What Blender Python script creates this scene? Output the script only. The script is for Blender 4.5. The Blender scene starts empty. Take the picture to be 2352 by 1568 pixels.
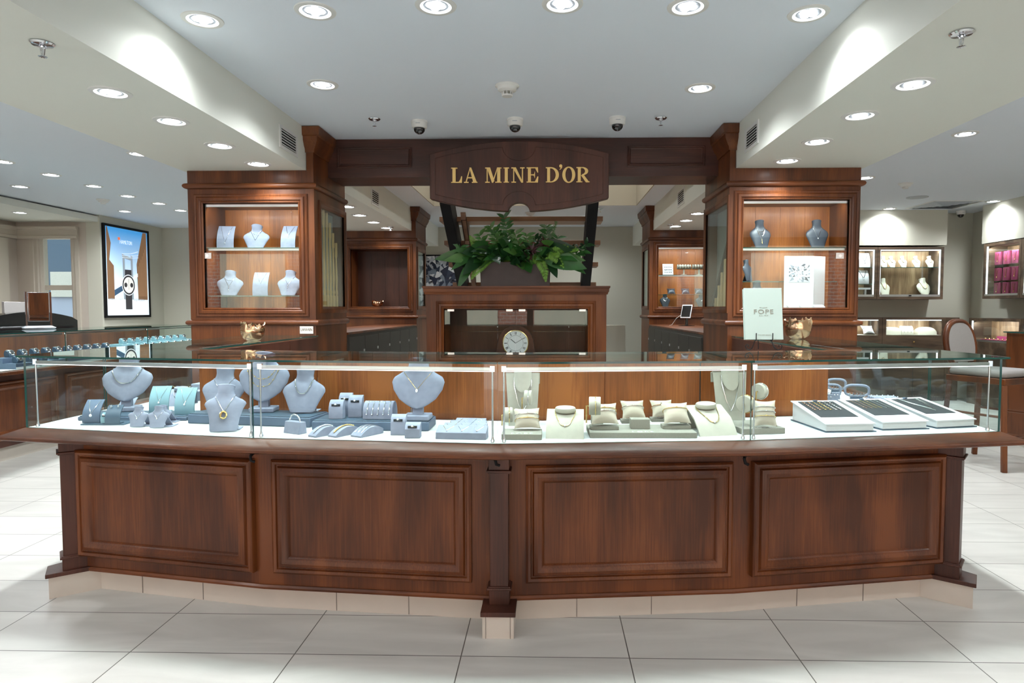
import bpy, bmesh, math, random
from mathutils import Vector, Matrix
S = bpy.context.scene
COL = S.collection
R = math.radians
random.seed(7)

# ---------------------------------------------------------------- camera
CX, FPX, PITCH, YAW, EYE = 1224.4, 1493.0, .0497, .0231, 1.258
cd = bpy.data.cameras.new('camera'); cam = bpy.data.objects.new('camera', cd); COL.objects.link(cam)
cd.sensor_width = 36.0; cd.lens = FPX/2352*36; cd.shift_x = -(CX-1176)/2352; cd.clip_start = .05
cam.location = (0, 0, EYE); cam.rotation_euler = (math.pi/2-PITCH, 0, YAW)
S.camera = cam
# ---------------------------------------------------------------- world (overcast daylight outside the shop front), exposure
W = bpy.data.worlds.new('sky'); S.world = W; W.use_nodes = True
W.node_tree.nodes['Background'].inputs[0].default_value = (.74, .86, 1, 1)
W.node_tree.nodes['Background'].inputs[1].default_value = 2.2
S.view_settings.view_transform = 'Standard'; S.view_settings.look = 'None'
S.view_settings.gamma = 1; S.view_settings.use_curve_mapping = False
S.view_settings.exposure = 0.55
S.cycles.use_denoising = True
S.cycles.max_bounces = 10; S.cycles.diffuse_bounces = 5; S.cycles.glossy_bounces = 4
S.cycles.transparent_max_bounces = 24; S.cycles.transmission_bounces = 4
S.cycles.caustics_reflective = False; S.cycles.caustics_refractive = False
S.cycles.sample_clamp_indirect = 4; S.cycles.sample_clamp_direct = 30
SPOT_W = 66.0      # every ceiling downlight
LED_W = 0.12        # multiplier of the strips in the cases

sl_ = bpy.data.lights.new('sun', 'SUN'); sl_.energy = 10; sl_.angle = R(1); sl_.color = (.93, .96, 1)      # high sun over the shop roof, added so the street bounces onto the ceiling
so_ = bpy.data.objects.new('sun', sl_); COL.objects.link(so_); so_.rotation_euler = (R(-42), 0, R(12)); so_.location = (0, 0, 12)

# ---------------------------------------------------------------- helpers
def at(px, py, X=None, Y=None, Z=None):
    """the point of a plane X=, Y= or Z= that the photograph shows at pixel (px, py)"""
    cp, sp, cy, sy = math.cos(PITCH), math.sin(PITCH), math.cos(YAW), math.sin(YAW)
    F = Vector((-sy*cp, cy*cp, -sp)); rt = Vector((cy, sy, 0)); up = rt.cross(F)
    d = F+rt*((px-CX)/FPX)-up*((py-784)/FPX); o = Vector((0, 0, EYE))
    t = X/d.x if X is not None else Y/d.y if Y is not None else (Z-EYE)/d.z
    return o+d*t

def tag(o, label=None, cat=None, group=None, kind=None):
    if label: o['label'] = label
    if cat: o['category'] = cat
    if group: o['group'] = group
    if kind: o['kind'] = kind
    return o

def thing(name, label, cat, loc=(0, 0, 0), rz=0, group=None, rx=0):
    o = bpy.data.objects.new(name, None); COL.objects.link(o); o.empty_display_size = .05
    o.location = loc; o.rotation_euler = (rx, 0, rz)
    return tag(o, label, cat, group)

class MB:
    """collects shapes; build() links them as one mesh object"""
    def __init__(s): s.v = []; s.f = []; s.m = []; s.M = Matrix()
    def put(s, vs, fs, mi=0):
        n = len(s.v); s.v += [tuple(s.M @ Vector(p)) for p in vs]
        s.f += [tuple(n+i for i in f) for f in fs]; s.m += [mi]*len(fs); return s
    def box(s, x0, x1, y0, y1, z0, z1, mi=0):
        vs = [(x, y, z) for x in (x0, x1) for y in (y0, y1) for z in (z0, z1)]
        return s.put(vs, [(0, 1, 3, 2), (4, 6, 7, 5), (0, 4, 5, 1), (2, 3, 7, 6), (0, 2, 6, 4), (1, 5, 7, 3)], mi)
    def obox(s, p, q, w, h, mi=0):
        """bar from p to q, w wide and h high"""
        p, q = Vector(p), Vector(q); d = (q-p).normalized()
        a = d.cross(Vector((0, 0, 1)))
        a = Vector((1, 0, 0)) if a.length < 1e-4 else a.normalized()
        b = a.cross(d)
        vs = [c+a*(w/2*i)+b*(h/2*j) for c in (p, q) for i, j in ((-1, -1), (1, -1), (1, 1), (-1, 1))]
        return s.put(vs, [(0, 1, 2, 3), (7, 6, 5, 4)]+[(k, 4+k, 4+(k+1) % 4, (k+1) % 4) for k in range(4)], mi)
    def prism(s, pts, a0, a1, axis='x', mi=0):
        """2D outline extruded along an axis; pts are the two other coordinates in order"""
        n = len(pts)
        def P(p, a): return {'x': (a, p[0], p[1]), 'y': (p[0], a, p[1]), 'z': (p[0], p[1], a)}[axis]
        vs = [P(p, a0) for p in pts]+[P(p, a1) for p in pts]
        return s.put(vs, [tuple(range(n)), tuple(range(2*n-1, n-1, -1))]+[(k, (k+1) % n, n+(k+1) % n, n+k) for k in range(n)], mi)
    def lathe(s, prof, c=(0, 0, 0), n=24, mi=0, sx=1, sy=1, cap=True):
        vs = []; fs = []
        for r, z in prof:
            for k in range(n):
                a = 2*math.pi*k/n; vs.append((c[0]+sx*r*math.cos(a), c[1]+sy*r*math.sin(a), c[2]+z))
        for i in range(len(prof)-1):
            for k in range(n):
                fs.append((i*n+k, i*n+(k+1) % n, (i+1)*n+(k+1) % n, (i+1)*n+k))
        if cap:
            if prof[0][0] > 1e-6: fs.append(tuple(range(n)))
            if prof[-1][0] > 1e-6: fs.append(tuple(range((len(prof)-1)*n, len(prof)*n)))
        return s.put(vs, fs, mi)
    def tube(s, pts, r, n=6, closed=False, mi=0, cap=True):
        pts = [Vector(p) for p in pts]; N = len(pts); vs = []; fs = []; prev = None
        for i, p in enumerate(pts):
            a = pts[(i-1) % N] if closed or i else p; b = pts[(i+1) % N] if closed or i < N-1 else p
            d = (b-a).normalized() if (b-a).length > 1e-9 else Vector((0, 0, 1))
            if prev is None: u = d.orthogonal().normalized()
            else:
                u = prev-d*prev.dot(d); u = u.normalized() if u.length > 1e-6 else d.orthogonal().normalized()
            prev = u; w = d.cross(u); rr = r[i] if isinstance(r, (list, tuple)) else r
            for k in range(n):
                t = 2*math.pi*k/n; vs.append(p+u*(rr*math.cos(t))+w*(rr*math.sin(t)))
        for i in range(N if closed else N-1):
            j = (i+1) % N
            for k in range(n): fs.append((i*n+k, i*n+(k+1) % n, j*n+(k+1) % n, j*n+k))
        if not closed and cap: fs += [tuple(range(n-1, -1, -1)), tuple(range((N-1)*n, N*n))]
        return s.put(vs, fs, mi)
    def ball(s, c, r, n=8, mi=0, sz=1):
        prof = [(max(r*math.sin(math.pi*i/n), 1e-5), -r*sz*math.cos(math.pi*i/n)) for i in range(n+1)]
        return s.lathe(prof, c, n+2, mi, cap=False)
    def loft(s, rings, mi=0, cap=True):
        n = len(rings[0]); vs = [p for r in rings for p in r]; fs = []
        for i in range(len(rings)-1):
            for k in range(n): fs.append((i*n+k, i*n+(k+1) % n, (i+1)*n+(k+1) % n, (i+1)*n+k))
        if cap: fs += [tuple(range(n-1, -1, -1)), tuple(range((len(rings)-1)*n, len(rings)*n))]
        return s.put(vs, fs, mi)
    def sweep(s, path, prof, closed=True, mi=0):
        """profile [(out, z)] carried along a plan path; out is to the right of travel"""
        P = [Vector(p) for p in path]; rings = []
        for i, p in enumerate(P):
            ns = []
            if i: d = (p-P[i-1]).normalized(); ns.append(Vector((d.y, -d.x)))
            if i < len(P)-1: d = (P[i+1]-p).normalized(); ns.append(Vector((d.y, -d.x)))
            m = ns[0] if len(ns) == 1 else (ns[0]+ns[1])/(1+ns[0].dot(ns[1]))
            rings.append([(p.x+m.x*o, p.y+m.y*o, z) for o, z in prof])
        n = len(prof); vs = [q for r in rings for q in r]; fs = []
        for i in range(len(rings)-1):
            for k in range(n if closed else n-1): fs.append((i*n+k, i*n+(k+1) % n, (i+1)*n+(k+1) % n, (i+1)*n+k))
        if closed: fs += [tuple(range(n)), tuple(range((len(P)-1)*n, len(P)*n))]
        return s.put(vs, fs, mi)
    def ring(s, o, u, a0, a1, z0, z1, prof, fill=False, mi=0, back=False):
        """mitred frame round a rectangle on a vertical face: o plan point, u plan direction, prof [(inset, height off the face)]"""
        o, u = Vector(o), Vector(u).normalized(); n = Vector((u.y, -u.x)); vs = []; fs = []
        for i, h in prof:
            for a, z in ((a0+i, z0+i), (a1-i, z0+i), (a1-i, z1-i), (a0+i, z1-i)):
                p = o+u*a+n*h; vs.append((p.x, p.y, z))
        for r in range(len(prof)-1):
            for k in range(4): fs.append((r*4+k, r*4+(k+1) % 4, r*4+4+(k+1) % 4, r*4+4+k))
        if fill: b = (len(prof)-1)*4; fs.append((b, b+1, b+2, b+3))
        return s.put(vs, fs, mi)
    def build(s, name, mat, parent=None, smooth=True, world=False, bevel=0):
        me = bpy.data.meshes.new(name); off = Vector(parent.location) if (world and parent) else Vector()
        me.from_pydata([Vector(v)-off for v in s.v], [], s.f)
        for m in (mat if isinstance(mat, (list, tuple)) else [mat]): me.materials.append(m)
        for p, mi in zip(me.polygons, s.m): p.material_index = mi
        bm = bmesh.new(); bm.from_mesh(me); bmesh.ops.recalc_face_normals(bm, faces=bm.faces); bm.to_mesh(me); bm.free()
        if smooth:
            for p in me.polygons: p.use_smooth = True
            me.set_sharp_from_angle(angle=R(38))
        o = bpy.data.objects.new(name, me); COL.objects.link(o)
        if parent: o.parent = parent
        if bevel:
            b = o.modifiers.new('bevel', 'BEVEL'); b.width = bevel; b.segments = 2; b.limit_method = 'ANGLE'; b.angle_limit = R(40)
        return o

def text_mesh(name, s, size, mat, parent, mtx, extrude=.0004, align='CENTER', sx=1, space=1):
    c = bpy.data.curves.new(name, 'FONT'); c.body = s; c.size = size; c.extrude = extrude; c.align_x = align; c.resolution_u = 3; c.space_character = space
    t = bpy.data.objects.new(name, c); me = bpy.data.meshes.new_from_object(t); bpy.data.objects.remove(t)
    me.transform(mtx @ Matrix.Diagonal((sx, 1, 1, 1))); me.materials.clear(); me.materials.append(mat)
    o = bpy.data.objects.new(name, me); COL.objects.link(o); o.parent = parent
    return o
UPR = Matrix.Rotation(math.pi/2, 4, 'X')       # text in XY -> standing in XZ facing -Y

def copy_tree(o, parent=None):
    c = o.copy(); COL.objects.link(c); c.parent = parent
    for ch in [k for k in bpy.data.objects if k.parent == o]: copy_tree(ch, c)
    return c

def dup(o, loc, rz=None, label=None, group=None, scale=None):
    c = copy_tree(o); c.location = loc
    if rz is not None: c.rotation_euler.z = rz
    if label: c['label'] = label
    if group: c['group'] = group
    if scale: c.scale = (scale,)*3
    return c

# ---------------------------------------------------------------- materials
def mat(name, col=(.5, .5, .5), rough=.5, metal=0, coat=0, noise=None, bump=0, bscale=60, spec=.5, emit=None, estr=0, trans=0):
    m = bpy.data.materials.new(name); m.use_nodes = True; nt = m.node_tree; b = nt.nodes['Principled BSDF']
    b.inputs['Base Color'].default_value = (*col, 1); b.inputs['Roughness'].default_value = rough
    b.inputs['Metallic'].default_value = metal; b.inputs['Coat Weight'].default_value = coat; b.inputs['Coat Roughness'].default_value = .12
    b.inputs['Specular IOR Level'].default_value = spec
    if emit: b.inputs['Emission Color'].default_value = (*emit, 1); b.inputs['Emission Strength'].default_value = estr
    if noise or bump:
        g = nt.nodes.new('ShaderNodeNewGeometry')
        n = nt.nodes.new('ShaderNodeTexNoise'); nt.links.new(g.outputs['Position'], n.inputs['Vector'])
        n.inputs['Detail'].default_value = 4
    if noise:      # (scale, amount)
        n.inputs['Scale'].default_value = noise[0]
        r = nt.nodes.new('ShaderNodeMixRGB'); r.inputs[1].default_value = tuple(c*(1-noise[1]) for c in col)+(1,)
        r.inputs[2].default_value = tuple(min(1, c*(1+noise[1])) for c in col)+(1,)
        nt.links.new(n.outputs['Fac'], r.inputs[0]); nt.links.new(r.outputs[0], b.inputs['Base Color'])
    if bump:
        n2 = nt.nodes.new('ShaderNodeTexNoise'); n2.inputs['Scale'].default_value = bscale; nt.links.new(g.outputs['Position'], n2.inputs['Vector'])
        bp = nt.nodes.new('ShaderNodeBump'); bp.inputs['Strength'].default_value = bump; bp.inputs['Distance'].default_value = .002
        nt.links.new(n2.outputs['Fac'], bp.inputs['Height']); nt.links.new(bp.outputs[0], b.inputs['Normal'])
    return m

def wood(name, dark, mid, light, axis='z', rough=.42, coat=.06, boards=None):
    m = bpy.data.materials.new(name); m.use_nodes = True; nt = m.node_tree; N = nt.nodes; L = nt.links
    b = N['Principled BSDF']; g = N.new('ShaderNodeNewGeometry')
    def noise(sc, along, det, dist=0):
        mp = N.new('ShaderNodeMapping'); k = {'x': 0, 'y': 1, 'z': 2}[axis]; v = [sc]*3; v[k] = along
        mp.inputs['Scale'].default_value = v; L.new(g.outputs['Position'], mp.inputs['Vector'])
        n = N.new('ShaderNodeTexNoise'); n.inputs['Scale'].default_value = 1; n.inputs['Detail'].default_value = det
        n.inputs['Distortion'].default_value = dist; L.new(mp.outputs[0], n.inputs['Vector']); return n
    a = noise(7, 1.3, 4, .3); c = noise(160, 5, 3); d = noise(2.2, 1.2, 2)
    mx = N.new('ShaderNodeMath'); mx.operation = 'MULTIPLY_ADD'; L.new(c.outputs['Fac'], mx.inputs[0]); mx.inputs[1].default_value = .42; L.new(a.outputs['Fac'], mx.inputs[2])
    m2 = N.new('ShaderNodeMath'); m2.operation = 'MULTIPLY_ADD'; L.new(d.outputs['Fac'], m2.inputs[0]); m2.inputs[1].default_value = .5; L.new(mx.outputs[0], m2.inputs[2])
    r = N.new('ShaderNodeValToRGB'); e = r.color_ramp.elements; e[0].position = .68; e[0].color = (*dark, 1); e[1].position = 1.22 if False else 1.0; e[1].color = (*light, 1)
    k = e.new(.9); k.color = (*mid, 1); e[0].position = .72
    sc = N.new('ShaderNodeMath'); sc.operation = 'MULTIPLY'; sc.inputs[1].default_value = .92; L.new(m2.outputs[0], sc.inputs[0])
    L.new(sc.outputs[0], r.inputs[0]); L.new(r.outputs[0], b.inputs['Base Color'])
    b.inputs['Roughness'].default_value = rough; b.inputs['Coat Weight'].default_value = coat; b.inputs['Coat Roughness'].default_value = .15; b.inputs['Specular IOR Level'].default_value = .35
    bp = N.new('ShaderNodeBump'); bp.inputs['Strength'].default_value = .08; bp.inputs['Distance'].default_value = .001
    L.new(c.outputs['Fac'], bp.inputs['Height']); L.new(bp.outputs[0], b.inputs['Normal'])
    return m

def glass(name, tint=(.95, .985, .975), extra=0.0):
    m = bpy.data.materials.new(name); m.use_nodes = True; nt = m.node_tree; N = nt.nodes; L = nt.links
    N.remove(N['Principled BSDF']); out = N['Material Output']
    tr = N.new('ShaderNodeBsdfTransparent'); tr.inputs[0].default_value = (*tint, 1)
    gl = N.new('ShaderNodeBsdfGlossy'); gl.inputs['Roughness'].default_value = 0; gl.inputs['Color'].default_value = (.95, 1, .98, 1)
    g = N.new('ShaderNodeNewGeometry'); d = N.new('ShaderNodeVectorMath'); d.operation = 'DOT_PRODUCT'
    L.new(g.outputs['Normal'], d.inputs[0]); L.new(g.outputs['Incoming'], d.inputs[1])
    def mth(op, a, bb=None, c=None):
        x = N.new('ShaderNodeMath'); x.operation = op; L.new(a, x.inputs[0])
        if bb is not None: x.inputs[1].default_value = bb
        if c is not None: x.inputs[2].default_value = c
        return x.outputs[0]
    ab = mth('ABSOLUTE', d.outputs['Value']); iv = mth('MULTIPLY_ADD', ab, -1, 1); pw = mth('POWER', iv, 5); fr = mth('MULTIPLY_ADD', pw, .96, .026+extra)
    mx = N.new('ShaderNodeMixShader'); L.new(fr, mx.inputs[0]); L.new(tr.outputs[0], mx.inputs[1]); L.new(gl.outputs[0], mx.inputs[2]); L.new(mx.outputs[0], out.inputs[0])
    return m

def emis(name, col, s):
    m = bpy.data.materials.new(name); m.use_nodes = True; nt = m.node_tree; nt.nodes.remove(nt.nodes['Principled BSDF'])
    e = nt.nodes.new('ShaderNodeEmission'); e.inputs[0].default_value = (*col, 1); e.inputs[1].default_value = s
    nt.links.new(e.outputs[0], nt.nodes['Material Output'].inputs[0]); return m

M = {}
CD, CM, CL = (.058, .0148, .0034), (.104, .0282, .0062), (.145, .042, .0095)
M['wood'] = wood('cherry_wood', CD, CM, CL)
M['woodx'] = wood('cherry_wood_across', CD, CM, CL, 'x')
M['honey'] = wood('lit_cherry', (.20, .056, .010), (.32, .096, .0175), (.42, .136, .028))  # cherry lightened: the glow of the niche LEDs is put into the colour
M['woodcaselit'] = wood('case_lit_cherry', (.20, .056, .0115), (.31, .092, .019), (.40, .130, .030))  # cherry lightened for the back panels, case LED light painted in
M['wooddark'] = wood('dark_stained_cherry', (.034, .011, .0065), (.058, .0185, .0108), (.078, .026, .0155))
M['wooddarkx'] = wood('dark_stained_cherry_across', (.030, .0095, .0058), (.052, .0165, .0098), (.072, .023, .0140), 'x')
M['walnut'] = wood('walnut_veneer', (.14, .078, .038), (.29, .18, .095), (.42, .28, .16), 'z', .5, 0)
M['walnutdark'] = wood('dark_walnut', (.035, .021, .013), (.075, .048, .030), (.12, .08, .05), 'x', .5, 0)
M['pine'] = wood('pale_pine', (.58, .38, .14), (.74, .52, .22), (.84, .62, .30), 'z', .5, 0)
M['pinex'] = wood('oak_tread', (.20, .095, .045), (.30, .155, .078), (.40, .22, .12), 'x', .45, .1)
M['glass'] = glass('clear_glass'); M['glasstop'] = glass('clear_top_glass', (.90, .95, .94))
M['edge'] = mat('green_glass_edge', (.012, .075, .065), .08, coat=.5)
M['paint'] = mat('ceiling_paint', (.80, .86, .93), .75)
M['soffit'] = mat('soffit_paint', (.76, .77, .70), .7)
M['wall'] = mat('wall_paint', (.53, .52, .44), .75)
M['wallpink'] = mat('alcove_paint', (.50, .44, .38), .75)
M['trimp'] = mat('trim_paint', (.50, .45, .38), .5)
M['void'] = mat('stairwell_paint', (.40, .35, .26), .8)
M['deck'] = mat('white_leather_deck', (.62, .65, .63), .55, noise=(12, .03))
M['chrome'] = mat('chrome', (.80, .82, .85), .12, 1)
M['alu'] = mat('brushed_aluminium', (.72, .75, .77), .3, 1)
M['silver'] = mat('silver', (.93, .93, .92), .16, 1)
M['gold'] = mat('gold', (.90, .66, .28), .2, 1)
M['rose'] = mat('rose_gold', (.88, .55, .38), .22, 1)
M['gem'] = mat('gemstone', (.95, .97, 1), .03, 0, coat=1, spec=1)
M['suede'] = mat('grey_suede', (.26, .285, .365), .9, noise=(38, .20), bump=.15, bscale=500)
M['slate'] = mat('slate_blue_leatherette', (.085, .125, .19), .45, noise=(60, .12), bump=.2, bscale=800)
M['slated'] = mat('dark_slate_leatherette', (.05, .085, .125), .4)
M['teal'] = mat('pale_teal_leatherette', (.20, .35, .40), .55, noise=(40, .05))
M['cream'] = mat('cream_suede', (.44, .425, .35), .9, noise=(34, .12))
M['linen'] = mat('grey_linen', (.27, .26, .215), .85, noise=(420, .35), bump=.5, bscale=900)
M['pillow'] = mat('beige_cushion_cloth', (.47, .42, .33), .9, noise=(300, .06))
M['white'] = mat('white_gloss', (.74, .75, .77), .3)
M['whitem'] = mat('white_plastic', (.74, .74, .71), .45)
M['greyp'] = mat('grey_panel', (.35, .38, .42), .4)
M['pad'] = mat('black_velvet_pad', (.022, .024, .028), .9, noise=(200, .2))
M['black'] = mat('black_gloss', (.008, .008, .009), .12, coat=.5)
M['blackm'] = mat('black_powder_coat', (.006, .006, .007), .6, spec=.2)
M['iron'] = mat('black_iron', (.02, .02, .022), .4, .6)
M['dim'] = mat('charcoal_laminate', (.030, .027, .022), .5)
M['copper'] = mat('polished_copper', (.90, .58, .36), .18, 1, bump=.5, bscale=40)
M['goldleaf'] = mat('gilt_letter', (.80, .56, .20), .4, .15)
M['darkbust'] = mat('black_leatherette', (.045, .052, .068), .4)
M['creambust'] = mat('ivory_leatherette', (.74, .70, .58), .5)
M['maroon'] = mat('maroon_velvet', (.20, .012, .060), .8)
M['fabric'] = mat('taupe_upholstery', (.30, .28, .27), .9, noise=(150, .1))
M['ledw'] = emis('led_white', (.93, .97, 1), 14); M['leds'] = emis('led_strip', (.92, .97, 1), 2.4)
M['lens'] = emis('lamp_lens', (.95, .98, 1), 22); M['lampin'] = emis('lamp_reflector', (.93, .97, 1), 1.3)
M['mirror'] = mat('mirror', (.90, .92, .92), .01, 1)
M['tile'] = mat('plinth_tile', (.56, .52, .46), .4, noise=(9, .08))
M['grout'] = mat('grout', (.22, .20, .18), .9)
M['soil'] = mat('dark_bronze_planter', (.045, .030, .028), .5, noise=(14, .25))

def floor_mat():
    m = bpy.data.materials.new('porcelain_floor_tile'); m.use_nodes = True; nt = m.node_tree; N = nt.nodes; L = nt.links; b = N['Principled BSDF']
    g = N.new('ShaderNodeNewGeometry'); mp = N.new('ShaderNodeMapping'); mp.vector_type = 'POINT'
    tx = .4849*EYE; x0, y0 = -1.2199*EYE, 1.824*EYE
    mp.inputs['Location'].default_value = (-x0, -y0, 0); L.new(g.outputs['Position'], mp.inputs['Vector'])
    br = N.new('ShaderNodeTexBrick'); br.offset = 0; br.squash = 1; L.new(mp.outputs[0], br.inputs['Vector'])
    for k, v in (('Scale', 1), ('Mortar Size', .0022), ('Mortar Smooth', .1), ('Bias', 0), ('Brick Width', tx), ('Row Height', tx/2)): br.inputs[k].default_value = v
    br.inputs['Color1'].default_value = (.60, .585, .545, 1); br.inputs['Color2'].default_value = (.54, .525, .49, 1); br.inputs['Mortar'].default_value = (.10, .09, .08, 1)
    mp2 = N.new('ShaderNodeMapping'); mp2.inputs['Scale'].default_value = (1.2, 5, 1); mp2.inputs['Rotation'].default_value = (0, 0, .35); L.new(g.outputs['Position'], mp2.inputs['Vector'])
    n = N.new('ShaderNodeTexNoise'); n.inputs['Scale'].default_value = 1.3; n.inputs['Detail'].default_value = 6; n.inputs['Distortion'].default_value = 1.2; L.new(mp2.outputs[0], n.inputs['Vector'])
    mr = N.new('ShaderNodeMapRange'); mr.inputs[1].default_value = .3; mr.inputs[2].default_value = .7; mr.inputs[3].default_value = .86; mr.inputs[4].default_value = 1.06; L.new(n.outputs['Fac'], mr.inputs[0])
    mx = N.new('ShaderNodeMixRGB'); mx.blend_type = 'MULTIPLY'; mx.inputs[0].default_value = 1; L.new(br.outputs['Color'], mx.inputs[1]); L.new(mr.outputs[0], mx.inputs[2])
    L.new(mx.outputs[0], b.inputs['Base Color']); b.inputs['Roughness'].default_value = .33; b.inputs['Specular IOR Level'].default_value = .4
    return m
M['floor'] = floor_mat()

# ---------------------------------------------------------------- lamps
def spot(parent, loc, w=None, size=150, col=(.93, .98, 1)):
    l = bpy.data.lights.new('bulb', 'SPOT'); l.energy = SPOT_W if w is None else w*SPOT_W/17; l.spot_size = R(size); l.spot_blend = 1.0; l.shadow_soft_size = .045; l.color = col
    o = bpy.data.objects.new('bulb', l); COL.objects.link(o); o.parent = parent; o.location = loc; return o
def strip(parent, loc, length, w, rz=0, tilt=0, width=.012, col=(.90, .96, 1)):
    l = bpy.data.lights.new('led', 'AREA'); l.shape = 'RECTANGLE'; l.size = length; l.size_y = width; l.energy = w*LED_W; l.color = col
    o = bpy.data.objects.new('led', l); COL.objects.link(o); o.parent = parent; o.location = loc; o.rotation_euler = (tilt, 0, rz); return o
# ================================================================ THE SETTING
CEIL, SOF = 2.60, 2.29
XL0, XL1 = -2.70, -1.747      # left columns
XR0, XR1 = 1.331, 2.284       # right columns
YF, YB = 4.856, 5.60          # front columns
BEAMS = ((-2.73, -1.805), (1.378, 2.31))
def struct(name, mb, m, **k): return tag(mb.build(name, m, None, **k), kind='structure')

struct('floor', MB().box(-9, 9, -14, 14, -.05, 0), M['floor'])
mb = MB()                                        # ceiling with the stairwell opening
for b in ((-8.4, -1.5, -2.6, 11), (1.15, 7.4, -2.6, 11), (-1.5, 1.15, -2.6, 5.56), (-1.5, 1.15, 8.54, 11)): mb.box(b[0], b[1], b[2], b[3], CEIL, CEIL+.12)
struct('ceiling', mb, M['paint'], smooth=False)
mb = MB()
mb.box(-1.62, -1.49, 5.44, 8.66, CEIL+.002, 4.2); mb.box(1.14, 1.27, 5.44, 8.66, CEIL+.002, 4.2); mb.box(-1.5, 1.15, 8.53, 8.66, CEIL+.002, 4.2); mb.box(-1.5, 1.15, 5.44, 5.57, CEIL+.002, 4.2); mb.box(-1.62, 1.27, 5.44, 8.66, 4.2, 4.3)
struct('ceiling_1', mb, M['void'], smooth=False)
for i, (a, b) in enumerate(BEAMS):
    struct('trim_%d' % (i+1), MB().box(a, b, -2.6, 10.9, SOF, CEIL), M['soffit'], smooth=False)
struct('wall_back', MB().box(-6.4, 5.9, 10.7, 10.9, 0, CEIL), M['wall'])
struct('wall_left', MB().box(-6.6, -6.4, 9.2, 11.2, 0, CEIL), M['wall'])
# alcove with window, left
mb = MB(); w0, w1 = at(92, 600, Y=9.2).x, at(163, 600, Y=9.2).x; zt, zb = at(130, 545, Y=9.2).z, .78
mb.box(-7.62, w0, 9.2, 9.35, 0, 2.52); mb.box(w1, -6.601, 9.2, 9.35, 0, 2.6); mb.box(w0, w1, 9.2, 9.35, zt, 2.52); mb.box(w0, w1, 9.2, 9.35, 0, zb)
struct('wall_alcove', mb, M['wallpink'], smooth=False)
struct('ceiling_2', MB().box(-8.4, -6.42, 6.2, 9.35, 2.50, 2.58), M['soffit'])
struct('wall_far_left', MB().box(-7.8, -7.62, -2.6, 9.35, 0, CEIL), M['wallpink'])
mb = MB(); mb.ring((0, 9.2), (1, 0), w0-.13, w1+.13, zb-.1, zt+.13, [(0, 0), (0, .03), (.05, .03), (.06, .018), (.10, .018), (.13, -.02), (.15, -.04), (.15, -.10)])
mb.box(w0, w1, 9.25, 9.30, at(130, 658, Y=9.25).z-.05, at(130, 658, Y=9.25).z+.02)
wn = struct('window_1', mb, M['trimp'])
MB().box(w0+.02, w1-.02, 9.262, 9.27, zb, zt).build('window_pane', M['glass'], wn)
mb = MB(); mb.sweep([(-7.60, 5), (-7.60, 9.18), (w1+.14, 9.18)], [(0, 2.26), (.05, 2.26), (.05, 2.30), (.03, 2.31), (.03, 2.38), (.06, 2.40), (.06, 2.43), (0, 2.43)])
struct('trim_3', mb, M['trimp'])
mb = MB(); mb.box(-7.61, -7.57, 6.0, 8.1, 0, 2.2); dr = struct('door_1', mb, M['greyp'])
mb = MB(); mb.box(-7.61, -7.53, 8.12, 8.28, 0, 2.25); mb.box(-7.61, -7.55, 8.10, 8.12, 0, 2.25); mb.box(-7.61, -7.53, 8.75, 8.95, 0, 2.25); struct('trim_4', mb, M['trimp'])
# right-hand walls
struct('wall_right_back', MB().box(2.3, 6.1, 9.32, 9.5, 0, CEIL), M['wall'])
struct('wall_right', MB().box(5.95, 6.15, -2.6, 9.4, 0, CEIL), M['wall'])
BKX = at(2175, 560, Y=9.0).x
struct('wall_bulkhead_back', MB().box(2.4, BKX, 9.0, 9.32, at(2100, 563, Y=9.0).z, CEIL), M['wall'])
BKY = at(2255, 560, X=5.65).y
struct('wall_bulkhead_right', MB().box(5.65, 5.95, 2.0, BKY, at(2255, 560, X=5.65).z, CEIL), M['wall'])
# the shop front behind the camera: piers, a door frame and big openings to the street
mb = MB(); mb.box(-8.4, 6.1, -2.75, -2.6, 2.45, CEIL)
for a, b in ((-8.4, -7.2), (-4.6, -4.2), (-2.1, -1.75), (-.45, -.32), (.85, 1.2), (3.4, 3.8), (5.7, 6.1)): mb.box(a, b, -2.75, -2.6, 0, 2.45)
mb.box(-7.2, -2.1, -2.72, -2.62, 0, .5); mb.box(1.2, 5.7, -2.72, -2.62, 0, .5)
struct('wall_front', mb, M['blackm'], smooth=False)
mb = MB(); mb.box(-14, 12, -12.2, -12, 0, 7.5)
bk = bpy.data.materials.new('street_brick'); bk.use_nodes = True; nt = bk.node_tree; br = nt.nodes.new('ShaderNodeTexBrick'); g = nt.nodes.new('ShaderNodeNewGeometry')
mp = nt.nodes.new('ShaderNodeMapping'); mp.inputs['Rotation'].default_value = (R(90), 0, 0); nt.links.new(g.outputs['Position'], mp.inputs[0]); nt.links.new(mp.outputs[0], br.inputs['Vector'])
br.inputs['Scale'].default_value = 2.2; br.inputs['Color1'].default_value = (.42, .15, .10, 1); br.inputs['Color2'].default_value = (.50, .20, .14, 1); br.inputs['Mortar'].default_value = (.6, .52, .46, 1)
nt.links.new(br.outputs['Color'], nt.nodes['Principled BSDF'].inputs['Base Color'])
struct('wall_across_the_street', mb, bk)
MB()
mb = MB()
for a in (-11, -7.5, -4, -.5, 3, 6.5): mb.box(a, a+2.2, -12.02, -11.9, .6, 3.1)
mb.box(-14, 12, -12.04, -11.85, 3.3, 3.9)
struct('trim_5', mb, mat('cream_stone', (.75, .68, .52), .7))
# poster wall etc: baseboards
struct('baseboard_left', MB().box(-6.42, -6.38, 9.2, 10.7, 0, .12), M['trimp'])

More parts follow.
